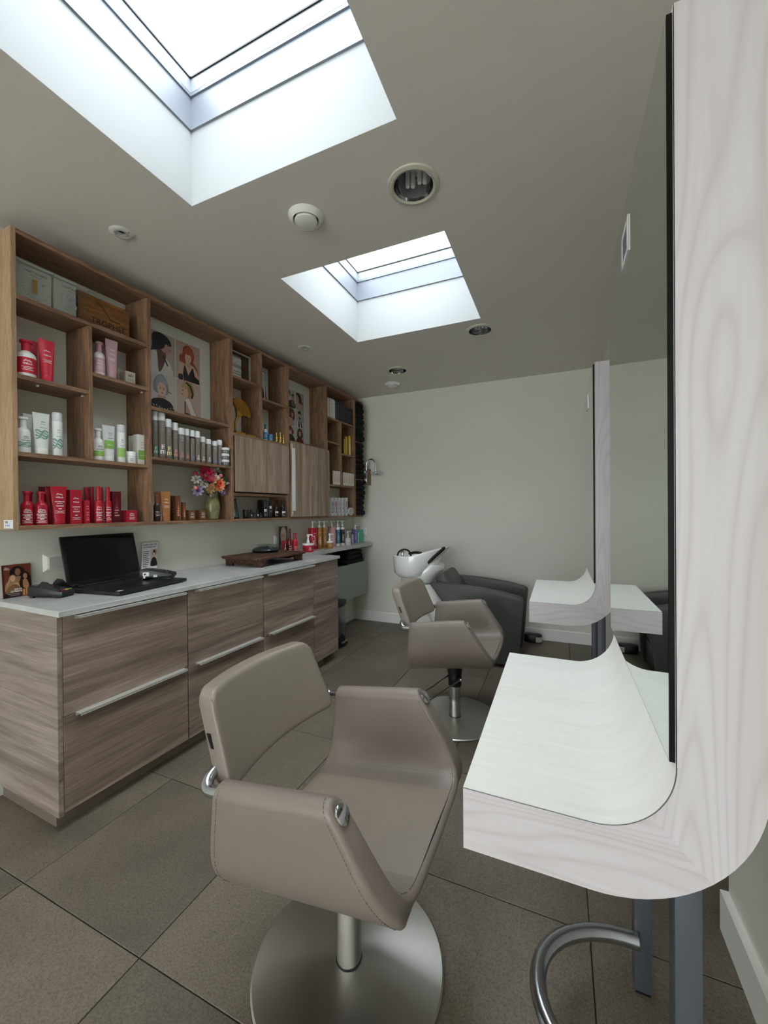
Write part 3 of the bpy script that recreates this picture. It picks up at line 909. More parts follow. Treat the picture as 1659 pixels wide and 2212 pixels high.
ceil = ceiling_mesh()
for wi, s in ((1, SKY1), (2, SKY2)):
    x0, x1, y0, y1 = s
    zt, zf, zg = 2.955, 3.108, 3.174

    def ring(i, za, zb, t, mb=None):
        mb = mb or MB()
        a, b, c, d = x0 + i, x1 - i, y0 + i, y1 - i
        return (mb.box(a - t, a, c - t, d + t, za, zb).box(b, b + t, c - t, d + t, za, zb)
                .box(a, b, c - t, c, za, zb).box(a, b, d, d + t, za, zb))
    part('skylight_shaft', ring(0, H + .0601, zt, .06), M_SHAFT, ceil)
    # visible cut edge of the slab takes the same darkened colour as the shaft
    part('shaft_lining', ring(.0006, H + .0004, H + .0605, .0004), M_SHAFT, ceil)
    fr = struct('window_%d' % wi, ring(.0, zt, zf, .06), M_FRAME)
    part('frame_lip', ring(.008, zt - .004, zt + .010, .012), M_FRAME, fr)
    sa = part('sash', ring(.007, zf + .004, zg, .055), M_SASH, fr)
    part('gasket', ring(.012, zg - .003, zg + .004, .02), M_BLACK, sa)
    part('glass', MB().box(x0 + .0, x1 - .0, y0 + .0, y1 - .0, zg + .006, zg + .014), M_SKYGLASS, fr)
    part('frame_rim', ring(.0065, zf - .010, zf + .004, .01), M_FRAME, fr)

# baseboards
bl = struct('baseboard_left', MB().box(0, .014, -4.2, 4.22, 0, .105).box(0, .004, -4.2, 4.22, .105, .112), M_WHITE)
bl.location = LW(WALL_N, 0)
bl.rotation_euler = (0, 0, -AL)
struct('baseboard_back', MB().box(-2.26, XW_R2, Y_BACK - .014, Y_BACK, 0, .105).box(-2.26, XW_R2, Y_BACK - .006, Y_BACK, .105, .112), M_WHITE)
struct('baseboard_right', MB().box(XW_R - .022, XW_R, Y_FRONT, Y_END, 0, .122), M_WHITE)
struct('baseboard_right_far', MB().box(XW_R2 - .014, XW_R2, Y_FAR, Y_BACK - .014, 0, .112), M_WHITE)

# ================================================================== CEILING FITTINGS
M_RING = mat('C9C5B4', 0.4, name='ivory_ring')
M_REFL = mat('D4D6D6', 0.10, 1.0, name='downlight_reflector')
M_LAMP = mat('D8D8D6', 0.35, name='lamp_tube_glass')
for k, (x, y) in enumerate(DOWN):
    lab = ['large recessed downlight with unlit lamp tubes between the two skylights', 'recessed downlight with mirrored cup near the right corner of the far skylight',
           'recessed mirrored downlight farthest away, over the air valve near back wall'][k]
    t = thing('downlight', lab, 'ceiling light', (x, y, H), 0, 'recessed downlights')
    part('ring', MB().lathe([(.083, 0), (.083, -.006), (.090, -.010), (.104, -.006), (.106, 0)], 48, cap=False), M_RING, t)
    part('reflector_rim', MB().lathe([(.0835, .004), (.0835, -.005), (.080, -.006), (.078, .006)], 48, cap=False), M_CHROME, t)
    part('reflector', MB().lathe([(.079, .004), (.079, .05), (.072, .085), (.060, .11), (.03, .125), (.001, .128)], 48, cap=False), M_REFL, t)
    lb = MB()
    for q in (-1, 1):
        for p in (-1, 1):
            lb.lathe([(.008, -.035), (.0095, -.028), (.0095, .03)], 12, (q * .026 + p * .010, p * .004 + .035, .06))
    part('lamp', lb, M_LAMP, t)
    part('lamp_holder', MB().lathe([(.028, 0), (.030, .03)], 24, (0, .035, .083)), mat('B9BAB6', .4), t)
for k, (x, y) in enumerate([(-1.044, 1.538), (-1.609, 3.931)]):
    t = thing('air_valve', ['round white air valve between the skylights, left of large downlight', 'round white air valve farthest away near the back wall'][k], 'air vent', (x, y, H), 0, 'round air valves')
    part('collar', MB().lathe([(.058, 0), (.055, -.012), (.060, -.022), (.072, -.012), (.080, 0)], 48, cap=False), M_WHITE, t)
    part('duct', MB().lathe([(.056, -.003), (.001, -.003)], 40, cap=False), M_BLACK, t)
    part('disc', MB().lathe([(.001, -.03), (.040, -.030), (.049, -.026), (.051, -.018), (.047, -.008)], 48, cap=False), M_WHITE, t)
for k, (x, y) in enumerate(SPOT):
    t = thing('spotlight', ['small recessed spotlight with grey ring over the tall left bay of shelves', 'small recessed spotlight with grey ring left of the far skylight'][k], 'ceiling light', (x, y, H), 0, 'small recessed spotlights')
    part('ring', MB().lathe([(.028, .002), (.030, -.006), (.046, -.005), (.052, 0)], 40, cap=False), mat('DADBD8', .4), t)
    part('gimbal', MB().lathe([(.017, .01), (.019, -.004), (.027, -.006), (.029, .003)], 32, cap=False), M_ALU, t)
    part('lens', MB().lathe([(.018, .008), (.001, .012)], 24, cap=False), mat('1C1C20', .1), t)
    part('dot', MB().lathe([(.0035, -.0062), (.001, -.0065)], 12, (.040, .008, 0), cap=False), M_BLACK, t)

# ================================================================== STYLING STATIONS
ST_Y0, ST_Y1 = 0.0, 0.775          # local: near end at y = 0
XI, TH, RIN, ZT = 0.165, 0.113, 0.12, 0.776
ZTOP = 2.075


def station_outline():
    """side profile (x, z) of the bent slab: inner curve then outer curve"""
    cx, cz = XI - RIN, ZT + RIN
    inner = [(-.169, ZT)] + [(cx + RIN * sin(a), cz - RIN * cos(a)) for a in [PI / 2 * k / 18 for k in range(19)]] + [(XI, ZTOP)]
    ro = RIN + TH
    outer = [(-.169, ZT - TH)] + [(cx + ro * sin(a), cz - ro * cos(a)) for a in [PI / 2 * k / 18 for k in range(19)]] + [(XI + TH, ZTOP)]
    return inner, outer


def make_station(y, label, dx=0.0):
    t = thing('styling_station', label, 'salon station', (dx, y, 0), 0, 'styling stations along the right wall')
    inn, out = station_outline()
    n = len(inn)
    mb = MB()
    mid = 1 + 9                                                  # mitre joint half way round the bend
    for ye, flip in ((ST_Y0, 1), (ST_Y1, -1)):
        v = [(p[0], ye, p[1]) for p in inn] + [(p[0], ye, p[1]) for p in out]
        for i in range(n - 1):
            mb.add([v[i], v[i + 1], v[n + i + 1], v[n + i]], [(0, 1, 2, 3)], 1 if i < mid else 2)
    for pts, mi in ((out, 3),):
        v = [(p[0], yy, p[1]) for p in pts for yy in (ST_Y0, ST_Y1)]
        mb.add(v, [(2 * i, 2 * i + 1, 2 * i + 3, 2 * i + 2) for i in range(n - 1)], 1, True)
    mb.add([(inn[0][0], yy, z) for z in (ZT, ZT - TH) for yy in (ST_Y0, ST_Y1)], [(0, 1, 3, 2)], 1)
    mb.add([(x, yy, ZTOP) for x in (XI, XI + TH) for yy in (ST_Y0, ST_Y1)], [(0, 1, 3, 2)], 2)
    body = part('body', mb, [M_PALEX, M_PALEX, M_PALEZ], t, sharp=30)
    # top laminate sheet with its own grain running round the bend
    m2 = MB()
    sheet = [(p[0], p[1]) for p in inn]
    L = 0.0
    vs, uv = [], []
    for i, p in enumerate(sheet):
        if i:
            L += math.hypot(p[0] - sheet[i - 1][0], p[1] - sheet[i - 1][1])
        if i == 0:
            nx, nz = 0, 1
        elif i == n - 1:
            nx, nz = -1, 0
        else:
            a = PI / 2 * (i - 1) / 18
            nx, nz = -sin(a), cos(a)
        for yy in (ST_Y0 + .0005, ST_Y1 - .0005):
            vs.append((p[0] + nx * .0012, yy, p[1] + nz * .0012))
            uv.append((L, yy))
    m2.add(vs, [(2 * i, 2 * i + 1, 2 * i + 3, 2 * i + 2) for i in range(n - 1)], 0, True)
    top = part('top_laminate', m2, M_PALET, t)
    ul = top.data.uv_layers.new(name='UVMap')
    for lp in top.data.loops:
        ul.data[lp.index].uv = uv[lp.vertex_index]
    part('joint_line', MB().tube([(p[0], ST_Y0 - .0001, p[1] + .0006) for p in inn[:-1]], .0007, 6), mat('6A6A6A', .6), t)
    # legs
    for ly in (.08, .50):
        part('leg', MB().bbox(.178, .218, ly, ly + .04, .006, .72, .003, 2), M_GREYST, t)
        part('leg_glide', MB().box(.180, .216, ly + .002, ly + .038, 0, .006), M_BLACK, t)
    cy, a, b = .30, .235, .19
    path = [(.186, cy + b, .150)] + [(.18 - a * sin(PI * k / 24), cy + b * cos(PI * k / 24), .150) for k in range(1, 24)] + [(.186, cy - b, .150)]
    part('footrest', MB().tube(path, .0195, 16), M_TUBE, t)
    # mirror
    mx = XI - .009
    mir = part('mirror', MB().box(mx, mx + .0075, .004, .785, .902, 2.066), mat('020403', .25, spec=.25), t, 'mirror with dark green glass edges')
    part('mirror_face', MB().add([(mx - .0003, .006, .904), (mx - .0003, .783, .904), (mx - .0003, .783, 2.064), (mx - .0003, .006, 2.064)], [(0, 1, 2, 3)]), M_MIRROR, mir)
    pl = part('socket_plate', MB().box(mx - .002, mx - .0006, .372, .475, 1.918, 2.004)
              .box(mx - .0032, mx - .002, .372, .475, 1.918, 1.932).box(mx - .0032, mx - .002, .372, .475, 1.99, 2.004)
              .box(mx - .0032, mx - .002, .372, .388, 1.918, 2.004).box(mx - .0032, mx - .002, .459, .475, 1.918, 2.004), M_ALU, t, 'square metal framed light plate set in the mirror')
    part('inset', MB().box(mx - .0024, mx - .0019, .390, .457, 1.934, 1.988), mat('3A3F40', .3), pl)
    return t


st1 = make_station(0.750, 'pale maple styling station with mirror nearest the viewer')
st2 = copy_tree(st1, (0.010, 2.405, 0), label='pale maple styling station with mirror near the back wall')

# ================================================================== STYLING CHAIRS


def make_chair(label):
    t = thing('styling_chair', label, 'chair', (0, 0, 0), 0, 'taupe styling chairs')
    AZ, TA, YA = .645, .029, .283
    half = [(0, .374), (.08, .374), (.150, .3745)]
    half += [(.158 + .155 * sin(a), .530 - .155 * cos(a)) for a in [PI / 2 * k / 10 for k in range(1, 11)]]
    half += [(.3135, .565), (.3125, .605)]
    half += [(YA + TA * cos(a), AZ + TA * sin(a)) for a in [PI * k / 10 for k in range(0, 11)]]
    half += [(.250, .58), (.245, .515), (.238, .476), (.223, .450), (.200, .4365), (.168, .4315), (.1, .429), (0, .427)]
    loop = half + [(-y, z) for (y, z) in half[-2:0:-1]]
    N = len(loop)
    nor = []
    for i in range(N):
        a, b = loop[i - 1], loop[(i + 1) % N]
        d = math.hypot(b[0] - a[0], b[1] - a[1])
        nor.append(((b[1] - a[1]) / d, -(b[0] - a[0]) / d))

    def xb(z):
        return -.166 - (AZ - z) * .20

    def xf(z):
        if z > .43:
            return .176 + (AZ - z) / .215 * .104
        return .280 - .030 * ((.43 - z) / .06) ** 1.6
    TI = R(8.0)
    ncap = 3 + 10 + 2

    def tilt(x, y, z):
        dz = z - .42
        return (x * cos(TI) - dz * sin(TI), y, .42 + dz * cos(TI) + x * sin(TI))

    def ring_at(s, inset, shift=0):
        out = []
        for (y, z), (ny, nz) in zip(loop, nor):
            zz = z
            x = xb(zz) + (xf(zz) - xb(zz)) * s + shift
            out.append((x, y - ny * inset, z - nz * inset))
        return out
    r = .013
    loops = []
    for k in range(5):
        a = PI / 2 * k / 4
        loops.append(ring_at(0, r * (1 - sin(a)), r * (1 - cos(a))))
    for s in (.15, .3, .45, .6, .75, .88):
        loops.append(ring_at(s, 0))
    for k in range(5):
        a = PI / 2 * k / 4
        loops.append(ring_at(1, r * (1 - cos(a)), -r * (1 - sin(a))))
    mb = MB().loft([[tilt(*p) for p in lp] for lp in loops], cap=False)
    # the two end faces: a strip between the outer and the inner line of the U
    hN = len(half)
    io = list(range(0, ncap + 1 + 5))                            # outer line, bottom centre to arm crown
    ii = list(range(hN - 1, ncap + 4, -1))                       # inner line, seat centre to arm crown
    for base in (0, (len(loops) - 1) * N):
        for mir in (False, True):
            ix = (lambda i: base + ((N - i) % N if i else 0)) if mir else (lambda i: base + i)
            a_, b_ = 0, 0
            # the seat centre is shared; its mirror index stays the same
            jx = lambda i: base + (i if not mir or i == hN - 1 else (N - i))
            while a_ < len(io) - 1 or b_ < len(ii) - 1:
                fa = (a_ + 1) / (len(io) - 1) if a_ < len(io) - 1 else 9
                fb = (b_ + 1) / (len(ii) - 1) if b_ < len(ii) - 1 else 9
                if fa <= fb:
                    tri = (ix(io[a_]), ix(io[a_ + 1]), jx(ii[b_]))
                    a_ += 1
                else:
                    tri = (ix(io[a_]), jx(ii[b_ + 1]), jx(ii[b_]))
                    b_ += 1
                if len(set(tri)) == 3:
                    mb.f.append(tri)
                    mb.mi.append(0)
                    mb.sm.append(False)
    part('seat_shell', mb, M_LEATHER, t, sharp=50)
    # seat cushion skin: same leather between the arms, lightened for the light from above
    cush = []
    for s in [i / 10 for i in range(11)]:
        row = []
        for q in range(13):
            y = -.178 + .356 * q / 12
            z = .4290 + .004 * (1 - (y / .178) ** 2) + .001
            x = (xb(z) + .012) + (xf(.43) - .026 - xb(z)) * s
            row.append(tilt(x, y, z))
        cush.append(row)
    part('seat', MB().loft(cush, cap=False, closed=False), M_LEATHER_LIT, t)
    # stitching: outer seam down the side panels and the seam round the ribbon front
    st = MB()

    def dash(pts, step=.0085, ln=.0052, rr=.0009):
        P = [Vector(p) for p in pts]
        acc = 0.0
        for a, b in zip(P, P[1:]):
            L = (b - a).length
            if L < 1e-6:
                continue
            d = (b - a) / L
            while acc < L:
                p0 = a + d * acc
                p1 = a + d * min(acc + ln, L)
                if (p1 - p0).length > .001:
                    st.tube([p0, p1], rr, 4)
                acc += step
            acc -= L
    for sg in (1, -1):
        idx = list(range(2, ncap + 6))
        for off in (.020,):
            dash([tilt(xf(loop[i][1]) - off, sg * (loop[i][0] + nor[i][0] * .0006), loop[i][1] + nor[i][1] * .0006) for i in idx])
            dash([tilt(xb(loop[i][1]) + off, sg * (loop[i][0] + nor[i][0] * .0006), loop[i][1] + nor[i][1] * .0006) for i in idx])
        inner = list(range(ncap + 10, len(half)))
        dash([tilt(xf(loop[i][1]) - .014, sg * (loop[i][0] + nor[i][0] * .001), loop[i][1] + nor[i][1] * .0012) for i in inner])
        dash([tilt(xb(.43) + .02 + (xf(.43) - .04 - xb(.43)) * k / 20, sg * .212, .4430) for k in range(21)])
    part('stitching', st, M_STITCH, t, kind='stuff')
    # chrome caps at the front of the arms, tubes at the back
    for sg in (1, -1):
        c0 = tilt(.1765, sg * YA, AZ)
        cap = MB().lathe([(.0215, 0), (.0215, .003), (.019, .0045), (.001, .005)], 28)
        sl = R(26)
        cap.xf(lambda x, y, z: (z * cos(sl) + x * sin(sl), y, z * sin(sl) - x * cos(sl)))
        cap.xf(lambda x, y, z: (x * cos(TI) - z * sin(TI) + c0[0], y + c0[1], z * cos(TI) + x * sin(TI) + c0[2]))
        part('arm_cap', cap, M_CHROME, t)
        b0 = tilt(-.15, sg * YA, AZ - .002)
        b1 = tilt(-.196, sg * YA, AZ - .002)
        pth = [b0, b1, (b1[0] - .014, sg * (YA - .003), b1[2] + .003), (b1[0] - .025, sg * (YA - .013), b1[2] + .010), (b1[0] - .029, sg * (YA - .030), b1[2] + .018), (b1[0] - .030, sg * (YA - .058), b1[2] + .024)]
        # smooth the bend
        P = [Vector(p) for p in pth]
        for _ in range(2):
            Q = [P[0]]
            for a, b in zip(P, P[1:]):
                Q += [a * .75 + b * .25, a * .25 + b * .75]
            P = Q + [P[-1]]
        part('back_tube', MB().tube(P, .0145, 14), M_TUBE, t)
    # backrest: upholstered slab, bowed round the sitter and leaning back
    z0, hh, th = .592, .232, .058
    cols = 30
    loops = []
    for i in range(cols + 1):
        q = i / cols
        s = -cos(PI * q)                                          # denser towards the ends
        e = max(0.0, (abs(s) - .86) / .14)
        inset = .028 * (1 - math.sqrt(max(0, 1 - e * e))) * 1.0
        rnd = .010 * (1 - math.sqrt(max(0, 1 - min(1, max(0, (abs(s) - .96) / .04)) ** 2)))
        sec = []
        zt, zb = hh - inset * 1.4, inset * .8
        hw, rr = th / 2 - rnd * 1.0, .017
        for (cx_, cz_, a0) in ((hw - rr, zt - rr, 0), (-hw + rr, zt - rr, PI / 2), (-hw + rr, zb + rr, PI), (hw - rr, zb + rr, 3 * PI / 2)):
            for k in range(5):
                a = a0 + PI / 2 * k / 4
                sec.append((cx_ + rr * cos(a), cz_ + rr * sin(a)))
        out = []
        for (dx, dz) in sec:
            f = dz / hh
            y = s * (.250 - .022 * f)
            bow = .045 * (1 - (s * .98) ** 2)
            lean = .095 * f + .012 * sin(PI * f)
            out.append((-.207 - bow - lean + dx, y, z0 + dz - .014 * (1 - s * s) * 0))
        loops.append(out)
    mbk = MB().loft(loops)
    ns = len(loops[0])
    for i in range(len(mbk.f)):
        if i < ns * 2 or i >= ns * (cols - 2):
            mbk.mi[i] = 1
    br = part('backrest', mbk, [M_LEATHER_LIT, M_LEATHER], t, sharp=60)
    st2_ = MB()
    st_old = st
    st = st2_
    for i in (2, cols - 2):
        lp = loops[i]
        dash([(p[0] + .0008, p[1], p[2]) for p in lp[17:20] + lp[0:4]])
    part('stitching', st2_, M_STITCH, br, kind='stuff')
    st = st_old
    lp = loops[0]
    a, b = Vector(lp[7]), Vector(lp[12])
    tg = MB()
    p0, p1 = a.lerp(b, .36), a.lerp(b, .58)
    tg.box(-.004, .006, -.003, .001, 0, (p1 - p0).length)
    d = (p1 - p0).normalized()
    tg.xf(lambda x, y, z: (p0.x + .004 + x + d.x * z, p0.y - .001 + y, p0.z + d.z * z))
    part('label_tag', tg, M_BLACK, br, 'small black fabric tag')
    # base
    part('base_disc', MB().lathe([(.001, 0), (.266, 0), (.2705, .003), (.2705, .008), (.266, .012), (.12, .0145), (.001, .0155)], 72), M_DISC, t)
    part('base_ring', MB().lathe([(.0355, .0152), (.0378, .0156), (.0376, .0175), (.0355, .0185)], 36, cap=False), mat('1A1C20', .3), t)
    part('column', MB().lathe([(.0358, .015), (.0358, .25)], 36), M_CHROME, t)
    part('column_sleeve', MB().lathe([(.040, .205), (.041, .21), (.041, .245), (.043, .250), (.043, .262), (.041, .268), (.046, .29), (.046, .345)], 36), M_BLACK, t)
    return t


def add_lever(t, turn):
    c, s = cos(turn), sin(turn)

    def rot(p):
        return (p[0] * c - p[1] * s, p[0] * s + p[1] * c, p[2])
    lv = part('foot_lever', MB().tube([rot(p) for p in ((.045, -.046, .262), (-.02, -.18, .240), (-.088, -.335, .222))], .0052, 10)
              .tube([rot(p) for p in ((-.035, -.034, .270), (-.09, -.17, .250), (-.160, -.300, .232))], .0052, 10)
              .sphere(rot((.047, -.044, .262)), .011, 12, 8), M_CHROME, t)
    part('pedal', MB().tube([rot((-.165, -.310, .230)), rot((-.085, -.345, .219))], .0105, 10), M_RUBBER, lv)
    return lv


ch1 = make_chair('taupe leather styling chair in the foreground on a brushed steel disc')
ch2 = copy_tree(ch1, (-.605, 2.475, 0), label='taupe leather styling chair farther back before the wash unit', rz=R(.6))
ch1.location = (-.562, 1.012, 0)
ch1.rotation_euler = (0, 0, R(0))
add_lever(ch2, 0)
add_lever(ch1, R(205))

# ================================================================== WASH UNIT
wu = thing('wash_unit', 'white porcelain hair wash basin with dark grey armchair by the back wall', 'wash unit', (0, 0, 0))
side = [(-1.05, .652), (-1.035, .664), (-.95, .664), (-.876, .661), (-.72, .652), (-.562, .638), (-.42, .618), (-.30, .592), (-.276, .580), (-.270, .555), (-.30, .157), (-.315, .03), (-.60, .03), (-.75, .25), (-.925, .49)]
for y0, y1 in ((3.385, 3.455), (3.875, 3.945)):
    part('side_panel', MB().prism(side, y0, y1, 'y', bevel=.010), M_DARKL, wu)
part('seat', MB().bbox(-.86, -.33, 3.458, 3.872, .24, .43, .03, 3), M_DARKL, wu)
part('front_apron', MB().bbox(-.40, -.33, 3.458, 3.872, .05, .24, .01, 2), M_DARKL, wu)
cb = MB().bbox(-.06, .06, 3.462, 3.868, 0, .34, .035, 3)
LE = R(34)
cb.xf(lambda x, y, z: (-.80 + x * cos(LE) - z * sin(LE), y, .44 + z * cos(LE) + x * sin(LE)))
part('back_cushion', cb, M_DARKL, wu)
BC, BY = -1.285, 3.68


def bring(cx, rx, ry, z, lift, ext, n=40):
    out = []
    for k in range(n):
        a = 2 * PI * k / n
        c = max(cos(a), 0.0)
        x = cx + rx * cos(a) * (1 + ext * c ** 1.5)
        y = BY + ry * sin(a) * (1 - .35 * c ** 4)
        # the spout dips in its middle so the neck can rest in it
        dip = .0
        out.append((x, y, z + lift * c ** 1.6 - dip))
    return out


loops = [bring(BC + .02, .08, .10, .655, .02, .1), bring(BC + .01, .165, .19, .668, .05, .1), bring(BC, .195, .218, .70, .10, .25), bring(BC, .202, .225, .78, .12, .50),
         bring(BC, .205, .228, .862, .09, .72), bring(BC, .203, .226, .870, .088, .75), bring(BC, .196, .219, .872, .088, .74), bring(BC, .188, .211, .866, .084, .70),
         bring(BC, .178, .20, .80, .07, .35), bring(BC, .150, .17, .72, .03, .1), bring(BC, .06, .07, .70, .0, 0)]
part('basin', MB().loft(loops), M_PORC, wu, sharp=80)
pad = MB().loft([[(x + dx * .02, BY - .20 + t * .055 + 0.0, z + dz) for dx, dz in ((-.6, -.028), (.7, -.012), (.9, .012), (-.2, .012), (-.9, -.006))] for t, x, z in ((0, -1.075, .835), (.6, -1.05, .868), (1.2, -1.015, .905), (1.7, -.985, .935), (2.0, -.975, .948))])
part('neck_rest', pad, M_RUBBER, wu, 'black rubber neck rest')


def oval(cx, rx, ry, z, n=28, cyo=0.0):
    return [(cx + rx * cos(2 * PI * k / n), BY + cyo + ry * sin(2 * PI * k / n), z) for k in range(n)]


part('bowl_support', MB().loft([oval(-1.255, .165, .15, .62), oval(-1.24, .165, .155, .665), oval(-1.15, .16, .15, .74), oval(-1.09, .10, .12, .79)]), M_PORC, wu)
part('pedestal', MB().loft([oval(-.86, .16, .15, 0.0), oval(-.90, .15, .15, .12), oval(-1.03, .14, .15, .36), oval(-1.25, .162, .15, .612)]), mat('DEDEDA', .3), wu)
part('cover_seam', MB().loft([oval(-1.247, .1645, .1525, .605), oval(-1.25, .1645, .1525, .6095)], cap=False), M_BLACK, wu)
hs = [(-1.40 + .055 * cos(a), BY + .02 + .04 * cos(a), .850 + .062 * sin(a)) for a in [PI * k / 16 for k in range(-2, 19)]]
part('hose', MB().tube(hs, .0085, 10), M_RUBBER, wu)
part('shower_head', MB().tube([(-1.36, BY + .06, .868), (-1.30, BY + .03, .884), (-1.25, BY + .02, .886)], .013, 12).sphere((-1.235, BY + .02, .884), .02, 14, 8, s=(1, 1, .7)), M_BLACK, wu)
part('mixer_tap', MB().lathe([(.016, 0), (.016, .05), (.010, .06)], 16, (-1.42, BY + .03, .84)), M_CHROME, wu)

# small black footed case on the floor by the back wall
t = thing('floor_door_stop', 'small black oval block with metal front on the floor at the back wall', 'door stop', (-.245, 4.19, 0))
part('block', MB().prism([(.055 * cos(2 * PI * k / 28) + (.03 if cos(2 * PI * k / 28) > 0 else -.03), .045 * sin(2 * PI * k / 28)) for k in range(28)], 0, .075, 'z', bevel=.008), M_BLACK, t)
part('front_plate', MB().loft([[(.030 + .0562 * cos(a), .0462 * sin(a), z) for a in [-PI / 2 + PI * k / 12 for k in range(13)]] for z in (.01, .058)], cap=False, closed=False), M_ALU, t)

# ================================================================== LOW CABINETS AND WORKTOP
CN = -1.88                      # front face of the drawers (n)
ZC = .879                       # underside of the worktop
units = [(.915, 1.498), (1.502, 2.081), (2.085, 2.654)]
labs = ['drawer cabinet with wood end panel, nearest, under the laptop', 'drawer cabinet second from the left, between laptop and wooden tray', 'drawer cabinet third from the left, under the wooden tray']
ucx = -2.0


def handle(parent, u0, u1, z):
    mb = MB().box(.0002, .0012, u0, u1, z - .006, z + .010).box(.0205, .036, u0, u1, z + .0082, z + .0105).box(.0345, .036, u0, u1, z + .001, z + .0105).box(.0002, .0205, u0, u1, z + .0084, z + .0105)
    return part('handle', mb, M_ALU, parent)


for k, (a, b) in enumerate(units):
    t = lthing('drawer_cabinet', labs[k], 'cabinet', CN, a, 0, 'drawer cabinets along the left wall')
    w = b - a
    part('carcass', MB().box(-.52, -.022, 0.0, w, .075, ZC - .002), mat('5B5048', .6), t)
    if k == 0:
        part('end_panel', MB().box(-.525, -.0, -.0195, -.0015, .068, ZC - .001), M_LAME, t)
    part('plinth', MB().box(-.50, -.06, 0.0 if k else -.0, w, 0, .075), mat('6F635A', .6), t)
    for z0, z1 in ((.0765, .4655), (.4685, .8765)):
        d = part('drawer_front', MB().bbox(-.019, 0, .001, w - .001, z0, z1, .0012, 1), M_LAM, t)
        handle(d, .045, .555 if k == 0 else .545, z1 - .006 if z1 < .5 else z1 - .0135)
t = lthing('base_cabinet', 'plain handleless base cabinet at the far end of the worktop', 'cabinet', CN, 2.658, 0)
part('carcass', MB().box(-.52, -.022, 0, .357, .075, ZC - .002), mat('5B5048', .6), t)
part('front_panel', MB().bbox(-.019, 0, .001, .36, .0765, .8765, .0012, 1), M_LAM, t)
part('end_panel', MB().box(-.525, -.020, .3575, .362, .075, ZC - .002), M_LAME, t)
part('plinth', MB().box(-.50, -.06, 0, .22, 0, .075), mat('6F635A', .6), t)
t = lthing('worktop', 'light grey speckled stone worktop over the drawer cabinets', 'worktop', -1.862, .893, ZC)
part('slab', MB().bbox(-.541, 0, 0, 2.135, 0, .024, .0015, 1), M_TOP, t)

# ledge with pump bottles and the cabinet under it
t = lthing('wall_ledge', 'long grey ledge of pump bottles between worktop and back wall', 'shelf', -2.14, 2.80, .889)
part('board', MB().bbox(-.262, 0, .0, 1.408, .0155, .035, .001, 1).bbox(-.262, 0, .222, 1.408, 0, .0155, .001, 1), M_TOP, t)
t = lthing('towel_cabinet', 'sage green wall cabinet under the ledge with wooden top board', 'cabinet', -2.14, 3.10, .36)
part('front_panel', MB().bbox(-.018, 0, 0, .95, 0, .366, .001, 1), mat('8C978E', .5), t)
part('carcass', MB().box(-.26, -.0185, .01, 1.0, .002, .334), mat('9AA39A', .6), t)
part('top_board', MB().box(-.26, -.0185, .0, 1.0, .336, .354), M_OAKY, t)
for k in range(3):
    o = lthing('towel', ['lowest folded black towel under the ledge', 'middle folded black towel under the ledge', 'topmost folded black towel under the ledge'][k], 'towel', -2.26, 3.79, .7145 + .052 * k, 'folded black towels on the cabinet')
    part('cloth', MB().bbox(-.105, .105, -.13 + .02 * k, .235 - .02 * k, 0, .054 if k < 2 else .048, .024, 4), M_TOWEL, o)

# pedal bin
t = lthing('pedal_bin', 'slim steel pedal bin with black lid at the end of the cabinets', 'bin', -2.07, 3.27, 0)
part('body', MB().bbox(-.055, .055, -.10, .115, .03, .385, .02, 3), mat('7C7E7C', .3, .9), t)
part('lid', MB().bbox(-.058, .06, -.105, .12, .385, .437, .014, 3), M_BLACK, t)
part('base', MB().bbox(-.058, .07, -.105, .12, 0, .035, .008, 2), M_BLACK, t)
part('pedal', MB().bbox(.06, .095, -.03, .06, .045, .058, .004, 2).box(.02, .065, .0, .03, .035, .058), M_CHROME, t)
part('pedal_recess', MB().prism([(-.05, .035), (.08, .035), (.08, .08), (.05, .11), (-.02, .11), (-.05, .08)], .0552, .057, 'x'), M_BLACK, t)

# ================================================================== WALL SHELF UNIT
SN = -2.205
SD = SN - WALL_N - .001         # depth
t = lthing('shelf_unit', 'large oak wall shelf unit full of hair products above the worktop', 'shelf unit', SN, 0, 0)
ZB0, ZB1, ZT0, ZT1 = 1.224, 1.243, 2.529, 2.549


def up(u0, u1, z0, z1, name='upright', m=None):
    return part(name, MB().bbox(-SD, 0, u0, u1, z0, z1, .001, 1), m or M_OAKZ, t)


def sh(u0, u1, z1, th=.0195, name='shelf_board', d=0.0):
    return part(name, MB().bbox(-SD, d, u0, u1, z1 - th, z1, .001, 1), M_OAKY, t)


up(.8935, .9125, ZB0, ZT1, 'side_panel', M_OAKS)
sh(.9125, 4.084, ZT1, .02, 'top_board')
sh(.9125, 4.084, ZB1, .019, 'bottom_board')
up(1.513, 1.533, ZB1, ZT0)
up(2.124, 2.150, ZB1, ZT0)
up(2.744, 2.778, ZB1, ZT0)
up(3.348, 3.371, ZB1, ZT0)
up(3.911, 3.936, ZB1, ZT0)
up(4.084, 4.102, ZB0, ZT1, 'side_panel')
up(1.201, 1.2195, 1.570, 2.2405)                # short upright in the left bay
sh(.9125, 1.513, 2.261)
sh(.9125, 1.201, 1.913)
sh(1.2195, 1.513, 2.013)
sh(.9125, 1.513, 1.570)
sh(1.533, 2.124, 1.914)
sh(1.533, 2.124, 1.620, .0165)
up(2.427, 2.451, 1.866, ZT0)
sh(2.150, 2.427, 2.279, .018)
sh(2.451, 2.744, 2.187, .016)
sh(2.150, 2.744, 1.866, .020)
sh(2.150, 2.744, 1.433, .019)
sh(2.778, 3.348, 1.908, .012)
sh(3.371, 3.911, 2.236, .018)
up(3.617, 3.638, 1.566, 2.218)
sh(3.371, 3.617, 1.996, .018)
sh(3.638, 3.911, 1.902, .018)
